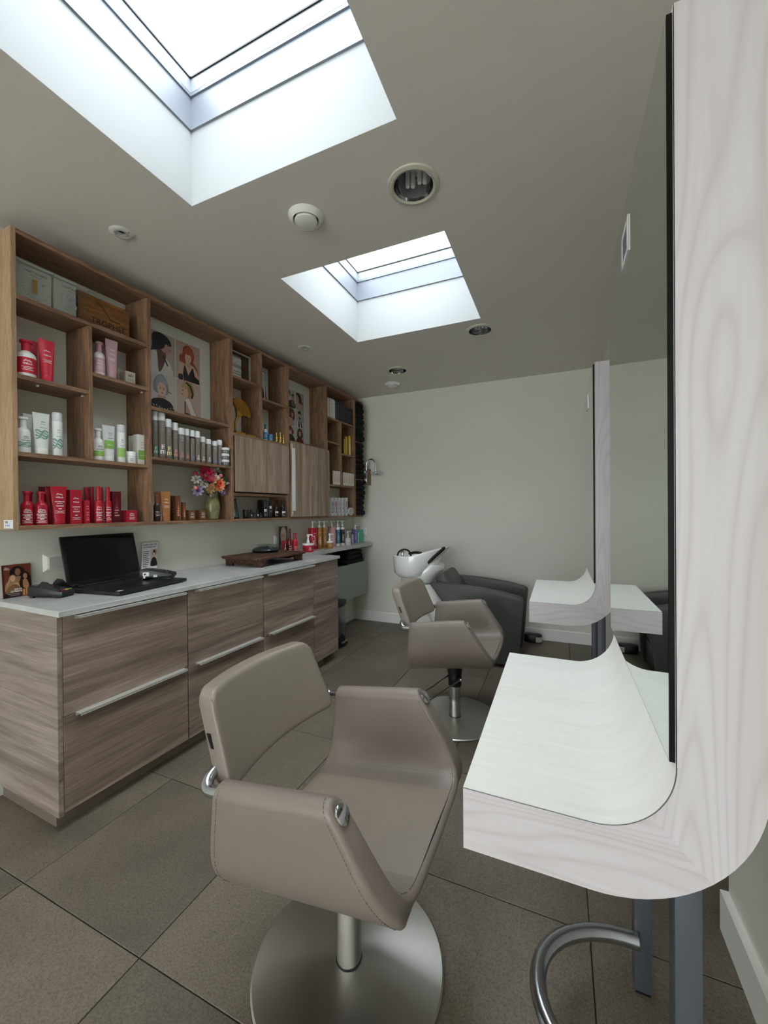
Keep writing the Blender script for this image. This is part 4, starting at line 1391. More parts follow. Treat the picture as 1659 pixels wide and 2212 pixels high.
sh(3.371, 3.911, 1.566, .019)
sh(3.936, 4.084, 2.078, .017)
sh(3.936, 4.084, 1.656, .015)
part('carcass_panel', MB().box(-SD, -.02, 2.151, 2.743, 1.45, 1.458), M_OAKY, t)
d = part('door', MB().bbox(.001, .020, 2.157, 2.748, 1.442, 1.845, .0012, 1), M_DOOR, t, 'flap door with upright grain')
d = part('door', MB().bbox(.001, .020, 2.781, 3.371, 1.246, 1.893, .0012, 1), M_DOOR, t, 'tall door with upright grain')
hb = MB().box(.0205, .023, 2.7815, 2.789, 1.262, 1.875).box(.023, .046, 2.7815, 2.7835, 1.300, 1.835).box(.044, .046, 2.7815, 2.797, 1.300, 1.835)
part('handle', hb, mat('ECECE8', .35, .3), d)
for u, z in ((1.196, 1.889), (1.006, 1.889), (1.505, 1.989), (1.23, 1.989)):
    part('shelf_pin', MB().box(-.05, -.04, u - .004, u + .004, z - .004, z + .004), M_WHITE, t)
# printed sticker on the outer side of the unit
o = lthing('sticker', 'small square white sticker at the lower corner of the shelf side', 'sticker', -2.247, .8930, 1.2505)
part('paper', MB().box(-.0395, .0395, -.0008, 0, -.0215, .0215), M_WHITE, o)
p = Print()
p.rect(-.0393, .0393, -.0213, -.0195, '1B1B1B').rect(-.0393, .0393, .0195, .0213, '1B1B1B')
p.text('VIER', -.014, .003, .0105, '4A5570', .02, .034).text('JE HAAR', -.006, -.0125, .0105, '5B93D8', .02, .050)
p.stroke([(.012, .007), (.032, .0155)], .0012, 'C7B7C4').stroke([(.012, .001), (.030, .009)], .0012, 'C7B7C4')
p.build('lettering', o, lambda x, y, l: (x, -.0008 - l, y))

# ================================================================== PRODUCTS


def bend(r, z0, u0=0.0):
    def fn(x, y, l):
        a = x / r
        return ((r + l) * cos(a), u0 + (r + l) * sin(a), z0 + y)
    return fn


def lines(p, y, w, c, n=3, gap=.055, h=.018):
    for i in range(n):
        ww = w * (.9, .7, 1.0, .6, .85)[i % 5]
        p.rect(-ww / 2, ww / 2, y - i * gap, y - i * gap + h, c, 4)
    return y - n * gap


def design(p, txt, w, h, cols):
    """label drawn in metres, origin at the middle of the label, w x h available"""
    dark = '6B706C'
    c = 'F4ECEC'
    body = cols[0]
    r_, g_, b_ = (int(body[i:i + 2], 16) for i in (0, 2, 4))
    if txt in ('wave', 'band') or (r_ + g_ + b_) > 560 and txt not in ('wella', 'em', 'ems', 'tag', 'side'):
        c = dark
    s = min(w * .8, h * .62)
    acc = [q for q in cols[1:] if q]
    if txt == 'wella':
        p.logo(0, h * .16, s * .6, c)
        p.text('WELLA', 0, h * .02, s * .16, c, .03, s * .8)
        for i in range(3):
            ww = s * (.9, .6, .8)[i]
            p.rect(-ww / 2, ww / 2, -h * .12 - i * s * .13, -h * .12 - i * s * .13 + s * .045, c, 4)
    elif txt == 'ultimate':
        p.logo(0, h * .24, s * .62, c)
        p.text('WELLA', 0, h * .13, s * .17, c, .03, s * .8)
        p.text('ULTIMATE', 0, -h * .02, s * .15, c, .03, s * .9)
        p.text('REPAIR', 0, -h * .085, s * .12, c, .02, s * .75)
        for i in range(2):
            p.rect(-s * .38, s * .38, -h * .14 - i * s * .10, -h * .14 - i * s * .10 + s * .04, c, 4)
        p.rect(-s * .16, s * .16, -h * .27, -h * .27 + s * .08, 'FFFFFF', 2)
        for i in range(3):
            ww = s * (.95, .55, .95)[i]
            p.rect(-ww / 2, ww / 2, -h * .34 - i * s * .12, -h * .34 - i * s * .12 + s * .035, c, 4)
    elif txt in ('wave', 'band'):
        ac = acc[-1] if acc and acc[-1] not in ('F4F4F2', 'D9DCDD') else '7FA396'
        p.logo(w * .10, h * .24, s * .42, dark)
        p.text('WELLA', w * .10, h * .17, s * .10, dark, .0, s * .5)
        p.rect(-s * .2, s * .45, h * .06, h * .06 + s * .05, dark, 3)
        if txt == 'band':
            p.rect(-w * .47, w * .47, -h * .34, -h * .02, ac, 10)
            p.rect(-s * .3, s * .4, -h * .2, -h * .2 + s * .05, 'F2F6EE', 3)
        else:
            for i in range(4):
                pts = [(-w * .46 + w * .92 * k / 12, -h * .05 - i * h * .075 + h * .03 * sin(k * .9 + i * 1.3)) for k in range(13)]
                p.stroke(pts, h * (.05, .03, .045, .028)[i], ac)
    elif txt in ('em', 'ems'):
        ac = cols[3]
        big = w * .80 if txt == 'em' else w * .50
        yo = -h * .40
        p.text('m', w * .10, yo, big * .62, ac, .03, big)
        p.text('E', w * .10, yo + big * .74, big * .80, ac, .03, big)
        p.text('WELLA', w * .1, h * .36, s * .13, 'CFC9C4', .0, s * .6)
        p.logo(w * .1, h * .41, s * .4, 'CFC9C4')
        p.rect(-w * .05, w * .3, h * .28, h * .28 + s * .05, 'CFC9C4', 3)
        if txt == 'ems':
            p.rect(-w * .28, -w * .26, -h * .45, h * .2, 'D8D4D0', 1)
    elif txt == 'small':
        p.text('WELLA', 0, h * .08, s * .20, c, .02, s * .75)
        for i in range(2):
            ww = s * (.8, .6)[i]
            p.rect(-ww / 2, ww / 2, -h * .06 - i * h * .12, -h * .06 - i * h * .12 + h * .035, c, 3)
    elif txt == 'wedo':
        p.text('weDo/', 0, h * .1, h * .24, '3A3A36', .02, s * .7)
        p.rect(-s * .4, s * .4, -h * .12, -h * .08, '77756A')
        p.rect(-s * .42, s * .42, -h * .24, -h * .21, '77756A')
    elif txt in ('bottle', 'dark'):
        ac = acc[0] if txt == 'bottle' else '8E1626'
        p.rect(-w * .22, w * .22, -h * .34, h * .06, ac, 3)
        p.poly([(-w * .22, h * .06), (w * .22, h * .06), (w * .10, h * .16), (-w * .10, h * .16)], ac)
        p.rect(-w * .09, w * .09, h * .16, h * .32, ac, 2)
        cc = 'F2E8E0' if txt == 'bottle' and (r_ + g_ + b_) < 500 else ('F2E8E0' if txt == 'dark' else '8A6A50')
        p.logo(0, -h * .02, w * .32, cc)
        for i in range(3):
            p.rect(-w * .3, w * (.25, .1, .3)[i], -h * (.12 + .09 * i), -h * (.12 + .09 * i) + h * .02, cc, 3)
    elif txt == 'tag':
        p.rect(-w * .3, w * .3, -h * .06, h * .12, 'ECECEA', 6)
        p.rect(-w * .06, w * .06, -h * .01, h * .08, '55585C', 2)
        for i in range(2):
            p.rect(-w * .28, w * .28, -h * (.26 + .08 * i), -h * (.26 + .08 * i) + h * .018, 'BDBDB8', 3)
    elif txt == 'side':
        cc = 'F0EAE2' if (r_ + g_ + b_) < 620 else dark
        p.text('WELLA', w * .10, -h * .05, w * .26, cc, .02, h * .5, rot=PI / 2)
        for i in range(3):
            p.rect(-w * .2, w * .28, -h * (.2 + .06 * i), -h * (.2 + .06 * i) + h * .012, cc, 3)
        p.rect(-w * .1, w * .25, h * .3, h * .315, cc, 2)
    elif txt == 'fig':
        ac = acc[0] if acc else '22262A'
        p.rect(-w * .48, w * .48, -h * .34, h * .30, ac, 4)
        p.blob([(-w * .2, -h * .3), (w * .1, -h * .25), (w * .3, -h * .02), (w * .1, h * .12), (w * .25, h * .26), (-w * .05, h * .27), (-w * .1, h * .05), (-w * .35, -h * .08)], 'F2F2F0')
        p.blob([(0, -h * .2), (w * .2, -h * .1), (w * .05, h * .02), (-w * .1, -h * .1)], '1C1C20')


def product(kind, name, cat, n, u, z, w, h, d, cols, txt, label, group):
    cols = list(cols)
    r = w / 2
    if kind in ('box', 'book', 'card'):
        dep = d or min(.05, w * .6)
        nn = n
    else:
        nn = n
    t = lthing(name, label, cat, nn, u, z, group, 0 if kind in ('box', 'book', 'card') else -.62 * math.atan2(u, -n) * (.35 if kind == 'tube' else 1))
    p = Print()
    body = mat(cols[0], .35)
    if kind == 'box':
        part('carton_body', MB().bbox(-dep, 0, -w / 2, w / 2, 0, h, .0008, 1), mat(cols[0], .45), t)
        design(p, txt, w * .94, h * .94, cols)
        p.build('label_print', t, flat_n(0, 0, h * .5))
    elif kind == 'book':
        part('cover', MB().bbox(-d, 0, -w / 2 + .0004, w / 2 - .0004, 0, h, .002, 1), mat(cols[0], .45), t)
        part('pages', MB().box(-d + .002, -.006, -w / 2 + .0025, w / 2 - .0025, h, h + .0004), M_WHITE, t)
        cc = '7A7A78' if int(cols[0][0:2], 16) < 120 else '9A9A96'
        q = random.random()
        p.rect(-w * .3, w * .3, h * (.70 + .1 * q), h * (.72 + .1 * q), cc)
        p.build('spine_print', t, flat_n(0, 0, 0))
    elif kind == 'card':
        return t, w, h
    elif kind == 'shampoo':
        hb = h * .70
        part('bottle_body', MB().lathe([(r * .90, 0), (r, .006), (r, hb * .78), (r * .96, hb * .86), (r * .78, hb * .94), (r * .48, hb), (r * .46, hb + .003)], 28), mat(cols[0], .28), t)
        part('cap', MB().lathe([(r * .47, hb), (r * .47, h * .93), (r * .66, h * .935), (r * .68, h * .985), (r * .62, h)], 28), mat(cols[1] or cols[0], .3), t)
        if cols[2] and cols[2] != cols[0] and txt not in ('wave', 'band'):
            part('label_wrap', MB().lathe([(r + .0004, hb * .12), (r + .0004, hb * .72)], 28, cap=False), mat(cols[2], .4), t)
        if txt:
            design(p, txt, w * 1.15, hb * .70, [cols[2] or cols[0]] + cols[1:] if txt not in ('wave', 'band') else cols)
            p.build('label_print', t, bend(r + .0006, hb * .43))
    elif kind == 'tube':
        th = w * .60
        hc = h * .16
        lo = []
        for q in (0, .02, .2, .4, .6, .8, .95, 1.0):
            zz = hc + (h - hc) * q
            hw = r * (.80 + .20 * q)
            ht = max(th / 2 * (1 - q) ** .75, .0012)
            lo.append([(ht * cos(2 * PI * k / 32), hw * sin(2 * PI * k / 32), zz) for k in range(32)])
        part('tube_body', MB().loft(lo), mat(cols[0], .30), t)
        capc = 'F4F4F2' if txt in ('wave', 'band') else cols[0]
        part('cap', MB().loft([[(th / 2 * s * cos(2 * PI * k / 32), r * .80 * s * sin(2 * PI * k / 32), zz) for k in range(32)] for s, zz in ((.93, 0), (.97, .002), (.97, hc - .0012), (.94, hc))]), mat(capc, .35), t)
        if txt:
            design(p, txt, w * .80, (h - hc) * .86, cols)

            def fn(x, y, l):
                zz = hc + (h - hc) * .52 + y
                q = min(max((zz - hc) / (h - hc), 0), 1)
                hw = r * (.80 + .20 * q)
                ht = max(th / 2 * (1 - q) ** .75, .0012)
                k = max(0.0, 1 - (x / hw) ** 2)
                return (ht * math.sqrt(k) + l + .0008, x, zz)
            p.build('label_print', t, fn)
    elif kind == 'can':
        ch = h * (.20 if h > .1 else .28)
        hb = h - ch
        part('bottle_body', MB().lathe([(r * .94, 0), (r, .003), (r, hb * .985), (r * .93, hb)], 26), mat(cols[0], .32, .0), t)
        part('cap', MB().lathe([(r * .97, hb), (r * .97, h - .004), (r * .88, h)], 26), mat(cols[1], .38), t)
        if len(cols) > 2 and cols[2] == '202028':
            part('collar', MB().lathe([(r * 1.005, hb * .93), (r * 1.005, hb * 1.001)], 26, cap=False), mat(cols[2], .3), t)
        if txt:
            design(p, txt, w * 1.05, hb * .94, cols)
            p.build('label_print', t, bend(r + .0003, hb * .5))
    elif kind == 'jar':
        part('jar_body', MB().lathe([(r * .9, 0), (r * .97, .003), (r * .97, h * .60), (r * .9, h * .62)], 28), mat(cols[0], .3), t)
        part('lid', MB().lathe([(r, h * .62), (r, h * .97), (r * .95, h)], 28), mat(cols[1], .35), t)
        if txt:
            design(p, txt, w * .9, h * .55, cols)
            p.build('label_print', t, bend(r * .97 + .0003, h * .31))
    elif kind == 'spray':
        hb = h * .62
        part('bottle_body', MB().lathe([(r * .93, 0), (r, .004), (r, hb * .9), (r * .8, hb * .98), (r * .5, hb)], 26), mat(cols[0], .25, .0 if cols[0] != 'C9A24E' else .85), t)
        part('nozzle', MB().lathe([(r * .52, hb), (r * .55, hb + h * .10), (r * .50, hb + h * .12), (r * .48, h * .96), (r * .40, h)], 22), mat(cols[1], .3, .0 if cols[0] != 'C9A24E' else .85), t)
        if txt:
            design(p, txt, w * 1.05, hb * .84, cols)
            p.build('label_print', t, bend(r + .0003, hb * .47))
    elif kind in ('pump', 'pumpjar'):
        pm = mat(cols[1], .35)
        if kind == 'pump':
            hb = h * .76
            part('bottle_body', MB().lathe([(r * .95, 0), (r, .004), (r, hb * .97), (r * .92, hb), (r * .3, hb + .002)], 28), mat(cols[0], .33), t)
            if len(cols) > 2:
                part('bottom_band', MB().lathe([(r * 1.01, .001), (r * 1.01, hb * .12)], 28, cap=False), mat(cols[2], .35), t)
                part('top_band', MB().lathe([(r * 1.01, hb * .84), (r * 1.01, hb * .975)], 28, cap=False), mat(cols[2], .35), t)
            design(p, txt, w * 1.05, hb * .9, cols)
            p.build('label_print', t, bend(r + .0004, hb * .48))
            rs, nl = .012, .036
        else:
            hb = h * .48
            part('jar_body', MB().lathe([(r * .94, 0), (r * .98, .004), (r * .98, hb * .82)], 30), mat(cols[0], .33), t)
            part('lid', MB().lathe([(r, hb * .80), (r, hb * .97), (r * .96, hb), (r * .2, hb + .003)], 30), pm, t)
            design(p, txt, w * .8, hb * .72, cols)
            p.build('label_print', t, bend(r * .98 + .0004, hb * .42))
            rs, nl = .013, .042
        top = h
        pu = MB().lathe([(rs, hb), (rs, hb + (top - hb) * .30), (rs * .6, hb + (top - hb) * .36), (rs * .45, hb + (top - hb) * .7), (rs * .9, hb + (top - hb) * .72), (rs * .9, top - .003), (rs * .7, top)], 16)
        pu.tube([(0, 0, top - .007), (.004, nl * .6, top - .006), (.007, nl, top - .012)], .0042, 8)
        part('pump', pu, pm, t)
    return t, w, h


CARDS = []
for row in PRODUCTS:
    q = product(*row)
    if row[0] == 'card':
        CARDS.append(q)

# ================================================================== PRINTED PORTRAITS
SK = ('D9B5A0', '8C6452', 'E2C4B2', 'CFA287')


def sub(p, x0, y0, w, h):
    """drawing frame: unit square mapped into the print"""
    class F:
        pass
    f = F()
    m = lambda q: (x0 + q[0] * w, y0 + q[1] * h)
    f.blob = lambda pts, c: p.blob([m(q) for q in pts], c)
    f.poly = lambda pts, c: p.poly([m(q) for q in pts], c)
    f.ell = lambda cx, cy, rx, ry, c, rot=0.0: p.poly([m((cx + rx * cos(a) * cos(rot) - ry * sin(a) * sin(rot), cy + rx * cos(a) * sin(rot) + ry * sin(a) * cos(rot))) for a in [2 * PI * k / 18 for k in range(18)]], c)
    f.stroke = lambda pts, ww, c: p.stroke([m(q) for q in pts], ww * w, c)
    return f


def features(f, cx, cy, r, lip='7A2E2E', turn=0.0):
    for s in (-1, 1):
        f.ell(cx + r * (.42 * s + turn), cy + r * .12, r * .17, r * .07, '2A1E1A')
        f.stroke([(cx + r * (.42 * s + turn - .22), cy + r * .30), (cx + r * (.42 * s + turn + .22), cy + r * .33)], r * .07, '4A342A')
    f.stroke([(cx + r * turn, cy + r * .05), (cx + r * (turn + .08), cy - r * .28), (cx + r * (turn - .05), cy - r * .30)], r * .05, 'A87E6A')
    f.ell(cx + r * turn, cy - r * .56, r * .24, r * .09, lip)


def portrait(p, style, x0, y0, w, h):
    f = sub(p, x0, y0, w, h)
    if style == 'profile_black':
        f.poly([(0, 0), (1, 0), (1, 1), (0, 1)], 'B3A5A4')
        f.blob([(0, .55), (.30, .50), (.42, .36), (.62, .42), (.80, .30), (.92, .02), (.5, -.0), (0, .0)], 'D6D3CF')
        f.blob([(.35, .62), (.62, .60), (.66, .42), (.52, .10), (.40, .02), (.36, .30)], '6A4436')
        f.blob([(.40, .70), (.62, .86), (.80, .78), (.83, .70), (.86, .655), (.83, .64), (.84, .61), (.81, .595), (.80, .55), (.66, .52), (.48, .58)], 'B98E78')
        f.blob([(.16, .86), (.26, .96), (.52, .99), (.78, .90), (.86, .74), (.66, .76), (.58, .64), (.40, .56), (.14, .48), (.08, .42), (.16, .60)], '0E0B0B')
        f.ell(.745, .735, .035, .014, '201614')
        f.ell(.815, .617, .025, .014, '8A4A44')
        f.blob([(.02, .42), (.10, .44), (.08, .14), (.02, .12)], '181616')
        f.stroke([(.55, .45), (.72, .22)], .05, '1A1818')
    elif style == 'red_hair':
        f.poly([(0, 0), (1, 0), (1, 1), (0, 1)], 'BDA398')
        f.blob([(.30, .86), (.45, .95), (.66, .90), (.76, .72), (.72, .55), (.88, .40), (.92, .22), (.70, .40), (.30, .42), (.14, .50), (.16, .64), (.26, .70)], '9A4524')
        f.blob([(.16, .46), (.40, .44), (.64, .46), (.86, .34), (.92, .0), (.12, .0), (.12, .3)], 'D3AE9B')
        f.blob([(.40, .52), (.58, .50), (.58, .40), (.42, .40)], 'C49C88')
        f.ell(.50, .62, .13, .14, 'DDBDAB')
        features(f, .50, .60, .12)
        f.blob([(.34, .76), (.45, .92), (.68, .84), (.70, .62), (.60, .70), (.44, .70)], 'B2572F')
        f.poly([(.33, .40), (.37, .40), (.50, .16), (.66, .38), (.70, .38), (.78, .18), (.95, .12), (.98, 0), (.30, 0), (.28, .18)], '101011')
        f.blob([(.10, .12), (.26, .14), (.26, .0), (.10, .0)], '141414')
    elif style == 'grey_bob':
        f.poly([(0, 0), (1, 0), (1, 1), (0, 1)], 'D3C8C4')
        f.blob([(.22, .80), (.34, .93), (.50, .97), (.66, .88), (.74, .68), (.66, .50), (.28, .52), (.18, .62)], '8F969C')
        f.blob([(.38, .48), (.60, .48), (.62, .36), (.36, .36)], 'C79E8A')
        f.ell(.49, .63, .165, .17, 'E0BFAF')
        features(f, .50, .62, .15)
        f.blob([(.28, .74), (.36, .90), (.54, .93), (.68, .80), (.60, .76), (.42, .80), (.32, .66)], 'A2A9AF')
        f.poly([(.44, .97), (.48, 1.0), (.52, .96), (.56, .99), (.57, .93), (.42, .93)], '8F969C')
        f.poly([(.68, .66), (.86, .56), (.72, .58)], '6E747A')
        f.blob([(.02, .20), (.16, .34), (.40, .40), (.60, .40), (.84, .32), (.98, .10), (1.0, 0), (0, 0)], '131314')
        for k in range(9):
            f.stroke([(.08 + .1 * k, .20 + .03 * sin(k)), (.12 + .1 * k, .16 + .03 * sin(k))], .02, 'C9C9C9')
    elif style == 'blond_band':
        f.poly([(0, 0), (1, 0), (1, 1), (0, 1)], 'C9B5A9')
        f.blob([(.34, .50), (.56, .56), (.72, .36), (.88, .02), (.30, 0), (.36, .3)], 'CDA38C')
        f.blob([(.30, .84), (.42, .98), (.60, .98), (.72, .80), (.64, .62), (.46, .58), (.36, .66)], 'A98A5C')
        f.blob([(.16, .80), (.30, .88), (.44, .80), (.46, .64), (.34, .56), (.24, .60), (.20, .68), (.15, .71), (.19, .74)], 'D9B29D')
        f.blob([(.18, .86), (.30, .97), (.46, .94), (.42, .82), (.26, .80)], 'BFA06E')
        f.stroke([(.38, .98), (.56, .90), (.66, .72), (.62, .60)], .07, '14120F')
        f.ell(.245, .755, .035, .014, '2A1E1A')
        f.ell(.235, .655, .03, .014, '9A4A48')
        f.blob([(.36, .52), (.50, .56), (.60, .44), (.78, .18), (1.0, .0), (.70, 0), (.5, .3)], 'E6E2E0')
        f.blob([(.32, .18), (.56, .16), (.58, 0), (.32, 0)], '131212')
        f.stroke([(.33, .48), (.34, .05)], .04, '22262A')
    elif style in ('p1', 'p2', 'p3', 'p4', 'p5', 'p6'):
        f.poly([(0, 0), (1, 0), (1, 1), (0, 1)], {'p1': 'B4B4B6', 'p2': 'A9A8A8', 'p3': 'B9BABC', 'p4': 'AEB0B4', 'p5': 'C0BFC4', 'p6': 'BEBFC1'}[style])
        if style == 'p1':
            f.blob([(0, .3), (.3, .5), (.55, .4), (1, .3), (1, 0), (0, 0)], '1A1818')
            f.blob([(.10, .55), (.36, .58), (.42, .40), (.2, .36)], 'D8D6D4')
            f.ell(.24, .70, .13, .11, 'B79682')
            f.blob([(.06, .74), (.16, .92), (.34, .90), (.42, .70), (.36, .62), (.30, .76)], '15120F')
            f.ell(.74, .60, .15, .14, 'A88670')
            f.blob([(.56, .64), (.66, .80), (.84, .78), (.92, .60), (.80, .68)], '4E3A2C')
            f.blob([(.56, .40), (.90, .42), (.98, .1), (.56, .1)], '6A625C')
        elif style == 'p2':
            f.blob([(.14, .0), (.30, .40), (.62, .42), (.92, .2), (1, 0)], 'B99C8C')
            f.blob([(.06, .86), (.30, .98), (.60, .86), (.72, .58), (.60, .36), (.40, .46), (.44, .62), (.30, .74)], '3A1E1C')
            f.blob([(.06, .80), (.20, .82), (.38, .70), (.40, .52), (.22, .48), (.10, .58), (.02, .64)], 'B08A76')
            f.ell(.80, .44, .10, .10, '7A4A44')
        elif style == 'p3':
            f.blob([(.30, .46), (.56, .40), (.72, .0), (.20, 0)], 'C2A08C')
            f.blob([(.06, .70), (.24, .96), (.60, .98), (.92, .80), (.98, .52), (.80, .30), (.60, .42), (.36, .44), (.14, .50)], '5A3020')
            f.ell(.66, .62, .14, .15, 'BE947E')
            features(f, .66, .60, .12)
        elif style == 'p4':
            f.blob([(.20, .36), (.44, .50), (.60, .48), (.84, .30), (.92, 0), (.16, 0)], 'E2E2E2')
            f.ell(.46, .72, .13, .14, 'C09C88')
            f.blob([(.26, .78), (.36, .96), (.60, .94), (.66, .74), (.54, .82)], '14110F')
            f.blob([(.34, .58), (.48, .60), (.66, .50), (.48, .48)], '16120F')
            f.poly([(.36, .48), (.46, .46), (.50, 0), (.30, 0)], '141416')
            f.poly([(.56, .46), (.64, .44), (.86, 0), (.66, 0)], '141416')
        elif style == 'p5':
            f.blob([(.06, .30), (.30, .52), (.60, .50), (.94, .26), (.96, 0), (.1, 0)], '151A16')
            f.ell(.46, .68, .14, .16, 'DCC6C2')
            f.blob([(.22, .98), (.50, .96), (.82, .68), (.66, .50), (.52, .64), (.46, .80), (.32, .64)], '7E2238')
            features(f, .46, .65, .11)
        else:
            f.blob([(.04, .16), (.24, .40), (.70, .40), (.98, .14), (1, 0), (0, 0)], '6E2420')
            f.blob([(.20, .78), (.40, .98), (.68, .94), (.84, .70), (.78, .44), (.22, .42)], '3E2A1E')
            f.ell(.50, .66, .16, .18, 'D2AE98')
            features(f, .50, .63, .14)
            f.blob([(.30, .76), (.44, .92), (.66, .86), (.52, .80)], '6A4A30')


def poster(name, label, u, z, w, h, cells, lean=.004):
    t = lthing(name, label, 'poster', WALL_N + .006, u, z, 'portrait posters in the shelf cells')
    part('sheet', MB().box(-.0035, 0, 0, w, 0, h), mat('D9DCD6', .5), t)
    for (st, x0, y0, ww, hh) in cells:
        p = Print()
        portrait(p, st, x0, y0, ww, hh)
        p.build('portrait_print', t, flat_n(0, 0, 0), .35, .00025)
    return t


poster('poster', 'large white poster of four fashion portraits with red and black hair', 1.60, 1.9145, .52, .600,
       [('profile_black', .042, .281, .194, .257), ('red_hair', .242, .281, .190, .257), ('grey_bob', .042, .010, .196, .265), ('blond_band', .245, .010, .192, .265)])
poster('poster', 'white poster with grid of six small portraits over the tall wooden door', 2.93, 1.909, .388, .585,
       [('p1', .062, .366, .116, .162), ('p2', .188, .366, .128, .162), ('p3', .062, .196, .116, .162), ('p4', .188, .196, .128, .162), ('p5', .062, .030, .116, .158), ('p6', .188, .030, .128, .158)])

# photo card of a blonde woman (from the product table)
for t, w, h in CARDS:
    part('card_sheet', MB().box(-.004, 0, -w * .35, w * .35, 0, h), mat('3A3634', .35), t)
    p = Print()
    f = sub(p, -w * .35, 0, w * .7, h)
    f.blob([(.30, .52), (.62, .52), (.72, .20), (.98, .0), (.06, 0), (.10, .22)], 'B98C74')
    f.blob([(.16, .78), (.36, .96), (.66, .95), (.84, .74), (.76, .44), (.60, .40), (.24, .48)], 'CBB3A2')
    f.blob([(.22, .72), (.40, .80), (.62, .72), (.64, .52), (.46, .40), (.28, .46), (.20, .58)], 'D6A98F')
    f.blob([(.22, .80), (.42, .92), (.66, .86), (.56, .72), (.36, .74)], 'D9C4B4')
    f.ell(.33, .66, .06, .016, '241815')
    f.ell(.54, .67, .06, .016, '241815')
    f.ell(.40, .50, .07, .022, '9A3E3C')
    f.blob([(.10, .34), (.30, .42), (.34, .20), (.2, .0), (.05, .0)], 'A97C66')
    p.build('portrait_print', t, flat_n(0, 0, 0), .3)

# ================================================================== THINGS IN THE SHELF CELLS
for k, (u, z, w, h, num, col, lab) in enumerate([(.9235, 2.2615, .143, .166, '1', '8A6A2E', 'clear acrylic award block with gold number one'), (1.070, 2.2615, .152, .190, '2', '8C9090', 'clear acrylic award block with silver number two')]):
    h = .170
    o = lthing('award_block', lab, 'award', -2.228, u, z, 'acrylic award blocks on the top shelf')
    part('block', MB().bbox(-.022, 0, 0, w, 0, h, .002, 1), M_ACRYL, o)
    part('top_edge_glint', MB().box(-.022, -.0005, .001, w - .001, h + .0002, h + .0012), mat('ECEEEC', .3), o)  # white strip stands in for light caught on the clear edge
    part('frosted_back', MB().box(-.0232, -.0224, .002, w - .002 if num == '1' else w * .66, .002, h - .004), mat('B9BBB5', .6), o)
    p = Print()
    p.text('CRAFT AWARDS', w * .5, h * .76, .0095, '4E504C', .02, w * .62)
    p.rect(w * .34, w * .66, h * .70, h * .712, '6E706A')
    p.text(num, w * .47, h * .25, .062, col, .07, .046)
    p.text('ST' if num == '1' else 'ND', w * .70, h * .50, .011, '5A5C58', .02)
    for a in range(-150, 60, 14):
        x, y = w * .5 + .052 * cos(R(a - 60)), h * .40 + .052 * sin(R(a - 60))
        p.rect(x - .003, x + .003, y - .0014, y + .0014, '77796F')
    p.build('etched_print', o, flat_n(.0002), .5, .0002)
o = lthing('trophy_box', 'brown wooden box with dark burnt lettering at the right of the awards', 'box', -2.275, 1.192, 2.2615)
part('front_board', MB().bbox(-.012, 0, 0, .262, 0, .172, .001, 1), M_BOXW, o)
part('side_board', MB().bbox(-.095, -.0125, 0, .010, 0, .172, .001, 1).bbox(-.095, -.0125, .252, .262, 0, .172, .001, 1), M_BOXW, o)
part('base_board', MB().box(-.095, -.0125, .0105, .2515, 0, .01), M_BOXW, o)
p = Print()
p.text('TROPHÉE', .150, .034, .038, '2E1A0A', .01, .205)
p.rect(.03, .25, .022, .0236, '3A2410')
p.stroke([(.09, .150), (.11, .138), (.13, .118), (.145, .098), (.155, .084), (.18, .080), (.21, .082)], .007, '4A2E12')
p.stroke([(.09, .150), (.13, .150), (.17, .142)], .003, '5A3A18')
p.build('burnt_lettering', o, flat_n(0), .6)

# bright acrylic frame with certificate, dark frame and oak strip
o = lthing('certificate_frame', 'clear acrylic frame with printed white certificate in a small upper cell', 'frame', -2.30, 2.19, 2.2795)
part('acrylic_stand', MB().bbox(-.012, 0, 0, .232, 0, .226, .004, 2), M_ACRYL, o)
part('rim', MB().box(-.012, .0008, .226, .233, 0, .226).box(-.012, .0008, 0, .233, .220, .227), mat('C9CCCA', .3), o)
part('certificate', MB().box(-.0135, -.0125, .015, .150, .005, .185), M_WHITE, o)
p = Print()
for y, a, b in ((.130, .06, .16), (.120, .055, .165), (.112, .06, .17), (.080, .075, .14), (.062, .06, .165), (.030, .11, .135)):
    p.rect(a, b, y, y + .004, '3A3A3A')
p.build('text_lines', o, flat_n(-.0124), .5)
o = lthing('picture_frame', 'narrow black edged picture frame leaning in the upper cell beside the certificate', 'frame', -2.31, 2.475, 2.1875)
part('frame', MB().box(-.014, 0, 0, .130, 0, .262), mat('1A1A1A', .35), o)
p = Print()
p.rect(.006, .124, .006, .256, 'C9CDD2').rect(.016, .114, .03, .238, 'A9B4C2').blob([(.03, .10), (.06, .14), (.10, .12), (.11, .04), (.02, .04)], '2A2E3A')
p.build('picture_print', o, flat_n(0), .3)
o = lthing('oak_strip', 'thin oak strip leaning beside the black edged picture', 'wood strip', -2.31, 2.614, 2.1875)
part('strip', MB().prism([(0, 0), (.007, 0), (-.010, .118), (-.015, .118)], -.01, .006, 'x'), M_OAKS, o)
